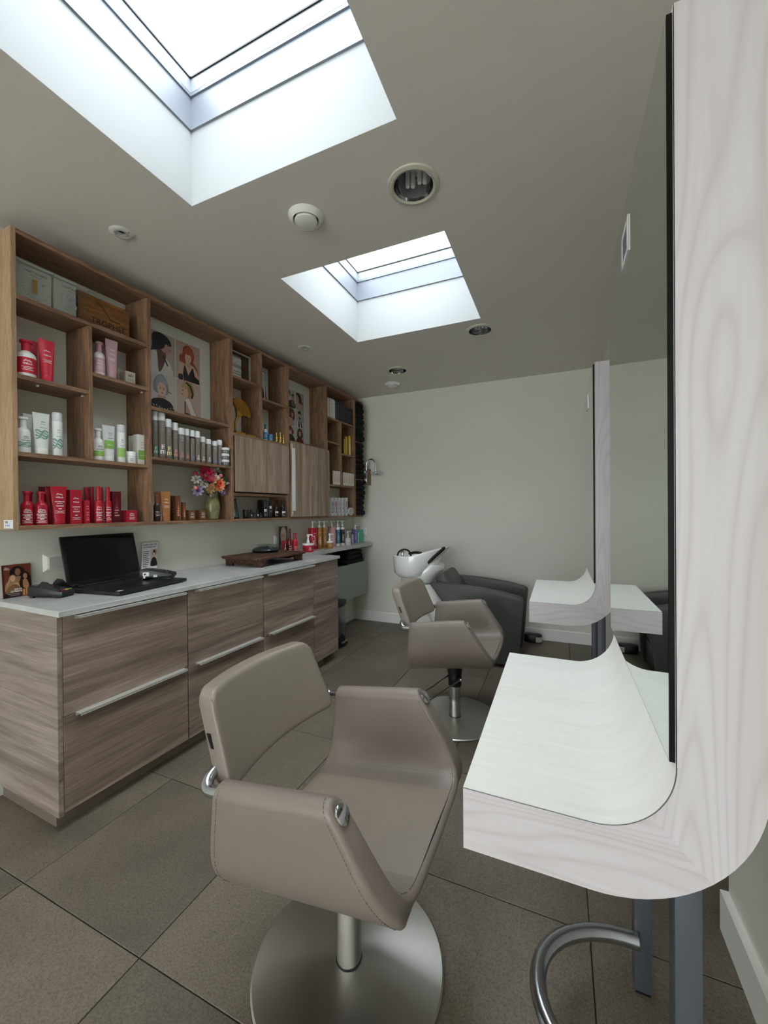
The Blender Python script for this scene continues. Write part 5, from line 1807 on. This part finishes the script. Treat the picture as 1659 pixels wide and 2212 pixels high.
# gold ginkgo leaf sculpture
o = lthing('leaf_sculpture', 'golden ginkgo leaf sculpture on a small block over the wooden flap door', 'sculpture', -2.262, 2.245, 1.8665)
part('base', MB().bbox(-.035, .035, -.045, .050, 0, .020, .002, 1), M_GOLD, o)
arc = [(-.047, .240), (-.036, .262), (-.016, .274), (.006, .279), (.020, .273), (.040, .272), (.058, .262), (.076, .254), (.092, .238), (.106, .224), (.118, .204), (.127, .184), (.131, .164)]
poly = [(.002, .118), (.012, .128), (.030, .142), (.052, .156), (.078, .160), (.104, .150), (.122, .152)] + arc[::-1] + [(-.034, .220), (-.018, .196), (-.010, .168), (-.010, .130)]
part('leaf', MB().prism(poly, -.008, .008, 'x'), M_GOLD, o)
mb = MB()
for k in range(24):
    t_ = k / 23 * 11.6 + .2
    i_ = int(t_)
    e = (arc[i_][0] + (arc[i_ + 1][0] - arc[i_][0]) * (t_ - i_), arc[i_][1] + (arc[i_ + 1][1] - arc[i_][1]) * (t_ - i_))
    b0 = (.008, .148)
    mb.tube([(.0085, b0[0] + (e[0] - b0[0]) * .28, b0[1] + (e[1] - b0[1]) * .28), (.0085, b0[0] + (e[0] - b0[0]) * .985, b0[1] + (e[1] - b0[1]) * .985)], .0011, 5)
part('leaf_veins', mb, mat('8E6424', .35, .8), o, kind='stuff')
part('stem', MB().tube([(0, -.012, .018), (0, -.020, .05), (0, -.018, .085), (0, -.006, .128)], .0085, 10), M_GOLD, o)
o = lthing('gold_bar', 'small stacked gold plaque lying right of the leaf sculpture', 'plaque', -2.25, 2.312, 1.8665)
part('bar', MB().bbox(-.02, .018, 0, .095, 0, .018, .001, 1), M_GOLD, o)
part('upper_bar', MB().bbox(-.045, -.021, -.010, .055, .0, .026, .001, 1), M_GOLD, o)
# vase and bouquet
o = lthing('vase', 'olive green glazed pottery vase holding a bouquet', 'vase', -2.285, 2.030, 1.2435)
vm = NT('olive_glaze')
vv = vm.coords((1, 1, 1))
vm.l(vm.ramp(vm.noise(vv, 22, 4), [(0.3, '6A6845'), (0.55, '7F7B56'), (0.75, '918B66')]), vm.b.inputs['Base Color'])
vm.b.inputs['Roughness'].default_value = .22
part('body', MB().lathe([(.034, 0), (.040, .004), (.047, .05), (.050, .085), (.047, .115), (.039, .150), (.037, .153), (.038, .157), (.037, .170), (.040, .182), (.036, .182), (.033, .150), (.02, .14)], 40), vm.m, o)
part('rim_line', MB().lathe([(.0385, .153), (.0392, .155), (.0385, .157)], 40, cap=False), mat('5A5636', .4), o)
bq = lthing('bouquet', 'mixed bouquet of pink, orange and lilac flowers in the olive vase', 'bouquet', -2.285, 2.030, 1.2435)


def petal(mb, c, d, up_, L, W, curl=.25, mi=0):
    d, up_ = Vector(d).normalized(), Vector(up_)
    s = d.cross(up_).normalized()
    nrm = s.cross(d).normalized()
    pts = []
    for t, w in ((0, .25), (.35, .85), (.68, 1.0), (.9, .6), (1.0, .08)):
        b = Vector(c) + d * L * t + nrm * L * curl * (t * t)
        pts.append([tuple(b - s * W * w / 2 + nrm * W * .12 * w), tuple(b), tuple(b + s * W * w / 2 + nrm * W * .12 * w)])
    mb.loft(pts, mi, False, False)


def dahlia(c, cols, r, face, rings=3, n=11, name='flower', center=None):
    r = r * 1.12
    fdir = Vector(face).normalized()
    a = fdir.orthogonal().normalized()
    b = fdir.cross(a)
    mb = MB()
    for g in range(rings):
        el = R(12 + 52 * g / max(rings - 1, 1))
        for k in range(n - g):
            an = 2 * PI * (k + g * .5) / (n - g)
            d = (a * cos(an) + b * sin(an)) * cos(el) + fdir * sin(el)
            petal(mb, Vector(c), d, fdir, r * (1 - .14 * g), r * .44, .18, min(g, len(cols) - 1))
    if center:
        mb.sphere(c, r * .24, 10, 6, len(cols))
    part(name, mb, [mat(q, .55) for q in cols] + ([mat(center, .6)] if center else []), bq)


dahlia((.030, -.080, .300), ['A81842', 'C52A58', 'B01C4A'], .062, (1, -.1, .45), 2, 10, center='8A7A2E')
dahlia((.055, -.012, .240), ['F2A070', 'F28A62', 'EE6E58'], .052, (1, .0, .15), 3, 13)
dahlia((.055, -.072, .214), ['B08A5C', 'C09A6A'], .036, (1, -.15, -.1), 2, 9)
dahlia((.040, .036, .200), ['B096C4', '9A7AB4', '8A62A6'], .038, (.9, .4, -.1), 3, 10)
dahlia((.020, -.135, .196), ['A58CB0', '8A6A9C'], .036, (.7, -.7, -.1), 2, 8)
dahlia((.020, -.150, .268), ['B4AAA6', 'C2BAB6'], .032, (.8, -.6, .2), 2, 7)
dahlia((.028, .010, .338), ['B9B4A0', 'C9C4B2'], .034, (.7, .1, .8), 2, 7)
dahlia((.060, -.018, .284), ['DDD6CC', 'EAE4DC'], .026, (1, .1, .4), 2, 8)
dahlia((-.010, -.060, .345), ['6A6460', '7E7872'], .030, (.5, -.1, .9), 2, 8)
for c, col, r in (((.02, -.154, .310), 'A81838', .0125), ((.05, .028, .304), 'E2808A', .0135), ((.03, -.162, .212), 'E58A84', .012)):
    part('bud', MB().sphere(c, r, 12, 8, s=(1, 1, 1.2)), mat(col, .5), bq)
mb = MB()
for c, d, L in (((.01, .02, .26), (.4, .9, .25), .085), ((.02, .02, .25), (.5, .7, .55), .08), ((.01, -.07, .25), (.4, -.7, .5), .08), ((.02, -.06, .22), (.6, -.8, .1), .07),
                ((.02, -.02, .22), (1, -.2, -.3), .05), ((.03, .0, .20), (1, .2, -.2), .05), ((0, -.03, .30), (.3, -.2, .9), .07), ((.01, .03, .28), (.3, .5, .9), .08), ((.02, -.09, .24), (.8, -.5, .2), .06)):
    petal(mb, c, d, (.6, 0, .8), L, L * .5, .05)
for k in range(26):
    a = 2 * PI * k / 26 * 2.4
    e = R(20 + 50 * ((k * 7) % 10) / 10)
    d = (cos(a) * cos(e) * .8 + .25, sin(a) * cos(e), sin(e))
    petal(mb, (d[0] * .02, d[1] * .03, .205 + d[2] * .03), d, (.6, 0, .8), .075 + .02 * ((k * 3) % 4) / 4, .024, .08)
part('foliage', mb, mat('3A5236', .55), bq)
for c, cols_, r in (((.035, -.030, .328), ['8C8480', 'A59C96'], .030), ((.045, .045, .262), ['CFC6BE', 'DAD2CA'], .024), ((.05, -.115, .236), ['A9A29C', 'BDB6AE'], .028), ((.058, -.045, .262), ['C8B48A', 'D8C8A2'], .022), ((.055, .012, .205), ['C9B2D0', 'A88ABA'], .026), ((.05, -.03, .198), ['8E9A6C', 'A6B082'], .024)):
    dahlia(c, cols_, r, (1, c[1] * 4, .3), 2, 9)
mb = MB()
for c, d, L in (((.03, .04, .235), (.5, .9, .35), .075), ((.03, -.04, .19), (.9, -.2, -.7), .045), ((.0, -.09, .19), (.3, -.75, -.5), .06)):
    petal(mb, c, d, (.6, 0, .8), L, L * .34, .05)
part('pale_leaf', mb, mat('C9B4A8', .55), bq)
mb = MB()
for q in ((.03, -.08, .29), (.05, -.012, .23), (.05, -.07, .21), (.04, .03, .2), (.02, -.13, .2), (.02, -.145, .265), (.025, .01, .33), (.02, -.15, .305), (.05, .028, .295), (.03, -.158, .21)):
    mb.tube([(0, 0, .12), (q[0] * .3, q[1] * .3, .17), q], .0016, 6)
part('stems', mb, mat('4E6238', .6), bq)

# dark frame with a woman in the niche, black box, gold triangle, grey sheet, clock
o = lthing('picture_frame', 'small black photo frame leaning at the left end of the black product niche', 'frame', -2.30, 2.170, 1.2435)
fm = MB().box(-.010, 0, 0, .122, 0, .152)
fm.xf(lambda x, y, z: (x - .2 * z, y, z))
part('frame', fm, mat('101214', .3), o)
p = Print()
p.rect(.008, .114, .010, .142, '5E7A80').blob([(.03, .07), (.06, .10), (.09, .07), (.085, .02), (.03, .02)], '9CC0C8')
p.blob([(.04, .09), (.06, .125), (.085, .10), (.075, .075), (.05, .07)], '2A1C1A').ell(.062, .094, .014, .018, 'D6B4A4')
p.build('portrait_print', o, lambda x, y, l: (-.2 * y + l, x, y), .3)
o = lthing('acrylic_sheet', 'grey translucent acrylic sheet leaning in the upper left cell of the far bay', 'award', -2.30, 3.385, 1.9965)
part('sheet', MB().prism([(0, 0), (.075, 0), (.02, .16), (.0, .20)], -.008, 0, 'x'), mat('7A7F80', .2), o)
o = lthing('black_box', 'tall black box with pale script standing in the far bay', 'box', -2.27, 3.372, 1.5665)
part('carton_body', MB().bbox(-.07, 0, 0, .070, 0, .290, .001, 1), mat('17191A', .4), o)
p = Print()
p.text('Salon', .040, .17, .022, '8E9092', .0, .1, rot=PI / 2)
p.build('script_print', o, flat_n(0))
o = lthing('gold_triangle', 'olive gold triangular plaque in front of the tall black box', 'plaque', -2.245, 3.36, 1.5665)
part('plaque', MB().prism([(.015, 0), (.105, 0), (.028, .165), (.015, .165)], -.012, .0, 'x', bevel=.001), mat('6E6238', .3, .7), o)
o = lthing('clock', 'small round silver table clock at the end of the bottom shelf', 'clock', -2.235, 3.872, 1.2435, None, R(-18))
ck = MB().lathe([(.040, -.018), (.0435, -.014), (.0435, 0), (.040, .004), (.036, .003)], 40, cap=False)
ck.xf(lambda x, y, z: (z, x, y + .0437))
part('case', ck, M_ALU, o)
ck = MB().lathe([(.0355, .0), (.001, .0)], 40, cap=False)
ck.xf(lambda x, y, z: (z + .001, x, y + .0437))
part('dial', ck, mat('B9BBB8', .4), o)
p = Print()
for k in range(12):
    a = PI / 6 * k
    p.stroke([(.027 * sin(a), .0437 + .027 * cos(a)), (.031 * sin(a), .0437 + .031 * cos(a))], .0016, '2A2A2A')
p.stroke([(0, .0437), (.0, .064)], .002, '1A1A1A').stroke([(0, .0437), (-.006, .058)], .0026, '1A1A1A').ell(0, .0437, .003, .003, '1A1A1A')
p.build('hands', o, flat_n(.001))
# black towels stacked in the end cells
k = 0
for (z0, z1, cell) in ((1.2435, 1.640, 'lower'), (1.6565, 2.060, 'middle'), (2.0785, 2.520, 'upper')):
    n = 7
    hh = (z1 - z0) / n * .985
    for i in range(n):
        o = lthing('towel', '%s folded black towel of the stack in the %s end cell' % (('lowest', 'second lowest', 'third lowest', 'middle', 'third highest', 'second highest', 'highest')[i] if n == 7 else ('lowest', 'second lowest', 'third lowest', 'fourth lowest', 'fourth highest', 'third highest', 'second highest', 'highest')[i + 8 - n], cell), 'towel', -2.30, 4.010, z0 + (z1 - z0) / n * i, 'black towels stacked in the end cells')
        j = random.uniform(-.01, .014)
        part('cloth', MB().bbox(-.085, .132 + j, -.0715, .0715, 0, hh, .024, 3), M_TOWEL, o)

# ================================================================== THINGS ON THE WORKTOP
ZW = .9032
# photo card with three women
o = lthing('photo_card', 'brown photo card of three long haired women at the left end of the worktop', 'card', -2.383, .925, ZW)
cm = MB().box(-.003, 0, 0, .110, 0, .152)
cm.xf(lambda x, y, z: (x - .10 * z, y, z))
part('card_sheet', cm, mat('5A2A20', .35), o)
p = Print()
p.rect(.001, .109, .001, .151, '7A3A28')
f = sub(p, .001, .001, .108, .150)
f.poly([(0, 0), (.06, 0), (.06, 1), (0, 1)], '4E201C')
f.blob([(.24, .74), (.34, .90), (.52, .96), (.72, .88), (.80, .70), (.70, .58), (.36, .58)], '1E1411')
f.ell(.53, .77, .10, .115, '9A6A50')
features(f, .53, .76, .085)
f.blob([(.40, .62), (.66, .62), (.70, .50), (.36, .50)], 'A87C64')
f.blob([(.62, .60), (.70, .74), (.84, .76), (.96, .62), (1.0, .34), (.92, .24), (.66, .22), (.58, .36)], '24150F')
f.ell(.785, .62, .075, .09, 'B98468')
features(f, .785, .61, .065)
f.blob([(.70, .50), (.84, .50), (.90, .26), (.70, .26)], 'B07C5E')
f.blob([(.18, .52), (.24, .66), (.38, .70), (.50, .58), (.56, .40), (.50, .20), (.12, .16), (.06, .30), (.10, .44)], 'A97E58')
f.blob([(.10, .30), (.20, .48), (.24, .62), (.16, .44)], 'D0B08C')
f.ell(.34, .58, .085, .095, 'DDB49A')
features(f, .34, .575, .07)
f.blob([(.36, .44), (.52, .42), (.58, .26), (.42, .22)], 'C79A7C')
f.blob([(.16, .30), (.40, .40), (.58, .28), (.60, .12), (.10, .12)], '7E5E3C')
f.poly([(.03, 0), (.60, 0), (.60, .17), (.03, .12)], '201210')
p.text('NIEUW', .056, .0335, .0075, 'F2ECE8', .03, .03).text('ULTIMATE', .048, .0235, .0078, 'F2ECE8', .04, .042)
p.rect(.016, .062, .0165, .0178, 'D8D0CC').rect(.024, .062, .011, .0122, 'B8A8A4').rect(.024, .062, .007, .0078, 'B8A8A4')
for x, w, hh in ((.072, .009, .030), (.084, .008, .040), (.087, .016, .018), (.096, .010, .036)):
    p.rect(x, x + w, .004, .004 + hh, 'C98A54')
p.logo(.016, .1365, .016, 'F4F0EE').text('WELLA', .016, .130, .0052, 'F4F0EE', .03, .024)
p.build('portrait_print', o, lambda x, y, l: (-.10 * y + l, x, y), .3)

# card terminals


def terminal(label, n, u, turn, shield, z=0.0):
    o = lthing('card_terminal', label, 'card terminal', n, u, ZW + z, 'payment terminals on the worktop', turn)
    # local x runs from the back (high) to the front (low)
    side_ = [(-.085, .006), (.080, .006), (.085, .014), (.083, .030), (-.030, .052), (-.080, .056), (-.088, .050), (-.088, .014)]
    part('body', MB().prism(side_, -.040, .040, 'y', bevel=.006), mat('1E2023', .4), o)
    part('foot', MB().lathe([(.011, 0), (.011, .008)], 14, (-.07, -.028, 0)).lathe([(.011, 0), (.011, .008)], 14, (-.07, .028, 0)).box(.05, .075, -.035, .035, 0, .007), M_BLACK, o)
    sl = math.atan2(.052 - .030, -.030 - .083)

    def top(x):
        return .030 + (.083 - x) * (.022 / .113)
    sc = MB().add([(x, y, (top(x) if x > -.03 else .052 + (-.03 - x) * .08) + .0009) for x, y in ((-.076, -.031), (-.076, .031), (-.006, .031), (-.006, -.031))], [(0, 1, 2, 3)])
    part('screen', sc, mat('3A3E40' if shield else '24282A', .15), o)
    keys = MB()
    for i in range(4):
        for j in range(3):
            x, y = .008 + .0155 * i, -.020 + .020 * j
            keys.box(x - .005, x + .005, y - .007, y + .007, top(x) - .001, top(x) + .003)
    part('keypad', keys, mat('33373A', .5), o, kind='stuff')
    if shield:
        for s in (-1, 1):
            part('privacy_shield', MB().prism([(-.035, .05), (.075, .028), (.070, .040), (.040, .052), (.016, .074), (-.012, .078), (-.03, .060)], s * .0405 - .0012, s * .0405 + .0012, 'y'), M_BLACK, o)
        cb_ = MB()
        part('red_key', MB().box(.064, .074, -.028, -.012, .032, .0365), mat('A8303A', .4), o)
        part('yellow_key', MB().box(.064, .074, -.008, .008, .032, .0365), mat('C9B85A', .4), o)
        part('green_key', MB().box(.064, .074, .012, .028, .032, .0365), mat('7FA05A', .4), o)
    else:
        p = Print()
        p.rect(-.066, -.034, .018, .040, 'E8E8E6').rect(-.060, -.050, .024, .034, '2A2A2A').rect(-.012, .008, .012, .026, 'C6C8CC').ell(-.058, .012, .006, .006, 'DADADA')
        p.build('sticker_print', o, lambda x, y, l: (x, -.0402 - l, y))
    return o


terminal('black card terminal with raised privacy shield left of the laptop', -2.235, 1.048, R(22), True)
terminal('black card terminal with white sticker resting on the right end of the laptop', -2.12, 1.505, R(34), False, .0228)

# laptop
o = lthing('laptop', 'open black laptop with dark screen on the worktop', 'laptop', -2.288, 1.335, ZW, None, R(8))
LWD, LDP = .415, .330
part('base', MB().bbox(0, LDP, -LWD / 2, LWD / 2, .004, .020, .004, 2), mat('141516', .45), o)
part('foot', MB().box(.02, .04, -LWD / 2 + .02, LWD / 2 - .02, 0, .004).box(LDP - .04, LDP - .02, -LWD / 2 + .02, LWD / 2 - .02, 0, .004), M_RUBBER, o)
kb = MB()
for i in range(5):
    for j in range(15):
        x, y = .055 + .0205 * i, -LWD / 2 + .028 + .0235 * j
        kb.box(x - .0085, x + .0085, y - .0098, y + .0098, .0198, .0222)
part('keyboard', kb, mat('232527', .5), o, kind='stuff')
part('touchpad', MB().box(.195, .275, -.06, .05, .0202, .0206), mat('1C1E20', .3), o)
p = Print()
p.rect(LDP - .04, LDP - .02, -LWD / 2 + .012, -LWD / 2 + .040, 'D8DADC')
p.build('sticker_print', o, lambda x, y, l: (x, y, .0203 + l))
part('hinge', MB().tube([(.0, -LWD / 2 + .04, .020), (.0, LWD / 2 - .04, .020)], .008, 10), M_BLACK, o)
LT = R(13)


def lid(x, y, z):
    return (-.004 + x * cos(LT) - z * sin(LT), y, .020 + z * cos(LT) + x * sin(LT))


scr = part('screen', MB().bbox(-.010, 0, -LWD / 2, LWD / 2, 0, .262, .004, 2).xf(lid), mat('131415', .4), o)
part('display', MB().add([lid(.0006, y, z) for y, z in ((-LWD / 2 + .016, .030), (LWD / 2 - .016, .030), (LWD / 2 - .016, .248), (-LWD / 2 + .016, .248))], [(0, 1, 2, 3)]), mat('020203', .12), scr)
p = Print()
p.text('Lenovo', -LWD / 2 + .034, .010, .0075, '6A6E72', 0, .034)
p.build('lettering', scr, lambda x, y, l: lid(.0006 + l, x, y))

# leaflet in an acrylic stand
o = lthing('leaflet_stand', 'clear stand with white price leaflet leaning behind the right card terminal', 'leaflet', -2.350, 1.565, ZW)
ls = lambda x, y, l: (-.28 * y + l, x + .28 * y * .75 - .020, y)
part('acrylic', MB().box(-.005, -.001, 0, .105, 0, .215).xf(lambda x, y, z: (x - .22 * z, y + .20 * z - .012, z)), M_ACRYL, o)
p = Print()
p.rect(.002, .103, .002, .205, 'E6E6E8')
p.text('ONTDEK ONZE ACTIES', .052, .188, .009, '2A2A34', .03, .09).text('& VOORDELEN', .052, .174, .009, '2A2A34', .03, .08)
for i in range(9):
    p.rect(.010, (.05, .046, .05, .040, .05, .048, .05, .044, .036)[i], .150 - i * .011, .154 - i * .011, '6E7078')
p.rect(.056, .100, .062, .166, 'CDB9AE').blob([(.060, .064), (.064, .10), (.076, .115), (.090, .110), (.100, .085), (.100, .064)], '1C1B1D')
p.blob([(.070, .14), (.078, .160), (.090, .148), (.088, .128), (.072, .126)], '2A211E').ell(.079, .134, .008, .011, 'D6B09C')
p.rect(.006, .06, .040, .044, '2A2A2A').rect(.006, .06, .030, .033, '2A2A2A')
p.build('leaflet_print', o, lambda x, y, l: (-.22 * y + l - .0004, x + .20 * y - .012, y), .4)
# wooden tray with feet and the kitchen scale
o = lthing('wooden_tray', 'low rustic wooden tray table on the worktop', 'tray', -2.155, 2.42, ZW)
bd = MB().prism([(-.185, -.265), (-.15, -.285), (.16, -.285), (.192, -.262), (.196, .24), (.17, .272), (-.16, .275), (-.185, .25)], .052, .069, 'z', bevel=.005)
part('board', bd, M_RUSTIC, o)
for y in (-.232, .215):
    arch = [(-.165, 0), (-.105, 0), (-.10, .022), (-.05, .010), (.05, .010), (.10, .022), (.105, 0), (.175, 0), (.178, .0525), (-.168, .0525)]
    part('foot_frame', MB().prism(arch, y - .012, y + .012, 'y', bevel=.002), M_RUSTIC, o)
o = lthing('kitchen_scale', 'black round kitchen scale with glass plate on the wooden tray', 'scale', -2.235, 2.505, ZW + .0692)
part('base', MB().lathe([(.085, 0), (.098, .004), (.104, .014), (.100, .018)], 40), M_BLACK, o)
part('housing', MB().lathe([(.105, .017), (.104, .021), (.090, .033), (.060, .044), (.03, .047)], 40), mat('3C3F42', .2, .3), o)
part('plate_post', MB().lathe([(.018, .045), (.014, .056)], 20), mat('7C8282', .2), o)
part('glass_plate', MB().lathe([(.070, .056), (.072, .058), (.070, .060)], 40), M_GLASSG, o)
part('display', MB().box(.052, .084, -.02, .02, .030, .0405).xf(lambda x, y, z: (x, y, z + (.068 - x) * .35)), mat('7E8C86', .15), o)
o = lthing('white_box', 'flat white card box lying under the bright red bottle on the worktop', 'box', -2.225, 2.93, ZW)
part('carton_body', MB().bbox(-.022, .03, 0, .085, 0, .014, .001, 1), M_WHITE, o)

# ================================================================== WALL FITTINGS
o = lthing('light_switch', 'square white double frame wall switch left of the laptop', 'switch', WALL_N, 1.0885, 1.003)
fr_ = [(0, 0), (.104, 0), (.104, .086), (0, .086)]
part('frame', MB().loft([[(x, .052 + (y - .052) * s, .043 + (z - .043) * s) for y, z in fr_] for x, s in ((.0005, 1), (.004, 1), (.012, .72))]), M_WHITE, o, sharp=20)
part('rocker', MB().bbox(.0121, .019, .0185, .0855, .014, .072, .0015, 1), mat('CFCDC7', .4), o)
o = lthing('wall_socket', 'white wall socket seen edge on behind the wooden tray', 'socket', WALL_N, 2.800, 1.003)
part('frame', MB().bbox(.0005, .012, 0, .08, 0, .078, .003, 2), M_WHITE, o)
part('insert', MB().bbox(.0121, .016, .014, .066, .012, .066, .002, 1), M_WHITE, o)
o = thing('wall_socket', 'white power socket on the back wall over the end of the ledge', 'socket', (-2.176, Y_BACK, 1.010))
part('frame', MB().bbox(0, .086, -.011, -.0005, 0, .086, .003, 2), M_WHITE, o)
rg = MB().lathe([(.031, 0), (.030, .003), (.022, .003), (.021, -.006), (.001, -.006)], 28, cap=False)
rg.xf(lambda x, y, z: (x + .043, -.0112 - z * .8, y + .043))
part('socket_cup', rg, mat('D6D6D2', .4), o)
part('contact', MB().box(.036, .040, -.0118, -.0112, .041, .045).box(.046, .050, -.0118, -.0112, .041, .045), M_BLACK, o)

o = thing('hook_arm', 'chrome gooseneck hook arm on a wooden block near the back corner', 'wall hook', (-2.068, Y_BACK, 1.595))
part('block', MB().bbox(-.037, .037, -.085, -.0005, 0, .185, .002, 1), M_OAKZ, o)
pl = MB().prism([(.024 * cos(a), .092 + .078 * sin(a)) for a in [2 * PI * k / 32 for k in range(32)]], -.091, -.0855, 'y', bevel=.0015)
part('oval_plate', pl, M_CHROME, o)
part('bracket', MB().tube([(-.004, -.088, .045), (-.006, -.108, .08), (-.004, -.112, .125), (.0, -.100, .150)], .0085, 12), M_CHROME, o)
part('joint', MB().sphere((.004, -.108, .148), .017, 18, 10), M_CHROME, o)
gn = [(.004, -.108, .150), (.022, -.108, .158), (.030, -.108, .180), (.031, -.108, .225)]
gn += [(.088 - .057 * cos(a), -.108, .232 + .058 * sin(a)) for a in [PI * k / 14 for k in range(0, 15)]] + [(.145, -.108, .19), (.145, -.108, .145)]
part('gooseneck', MB().tube(gn, .0072, 12), M_CHROME, o)
part('hub', MB().sphere((.145, -.108, .137), .014, 16, 10).sphere((.145, -.108, .112), .009, 12, 8), M_CHROME, o)
for k in range(6):
    a = 2 * PI * k / 6 + .3
    c, s = cos(a), sin(a)
    part('hook', MB().tube([(.145 + c * r_, -.108 + s * r_, .137 + z_) for r_, z_ in ((.006, -.010), (.025, -.028), (.045, -.030), (.060, -.015), (.066, .002))], .0045, 8)
         .sphere((.145 + c * .068, -.108 + s * .068, .141), .0075, 10, 6), M_CHROME, o)
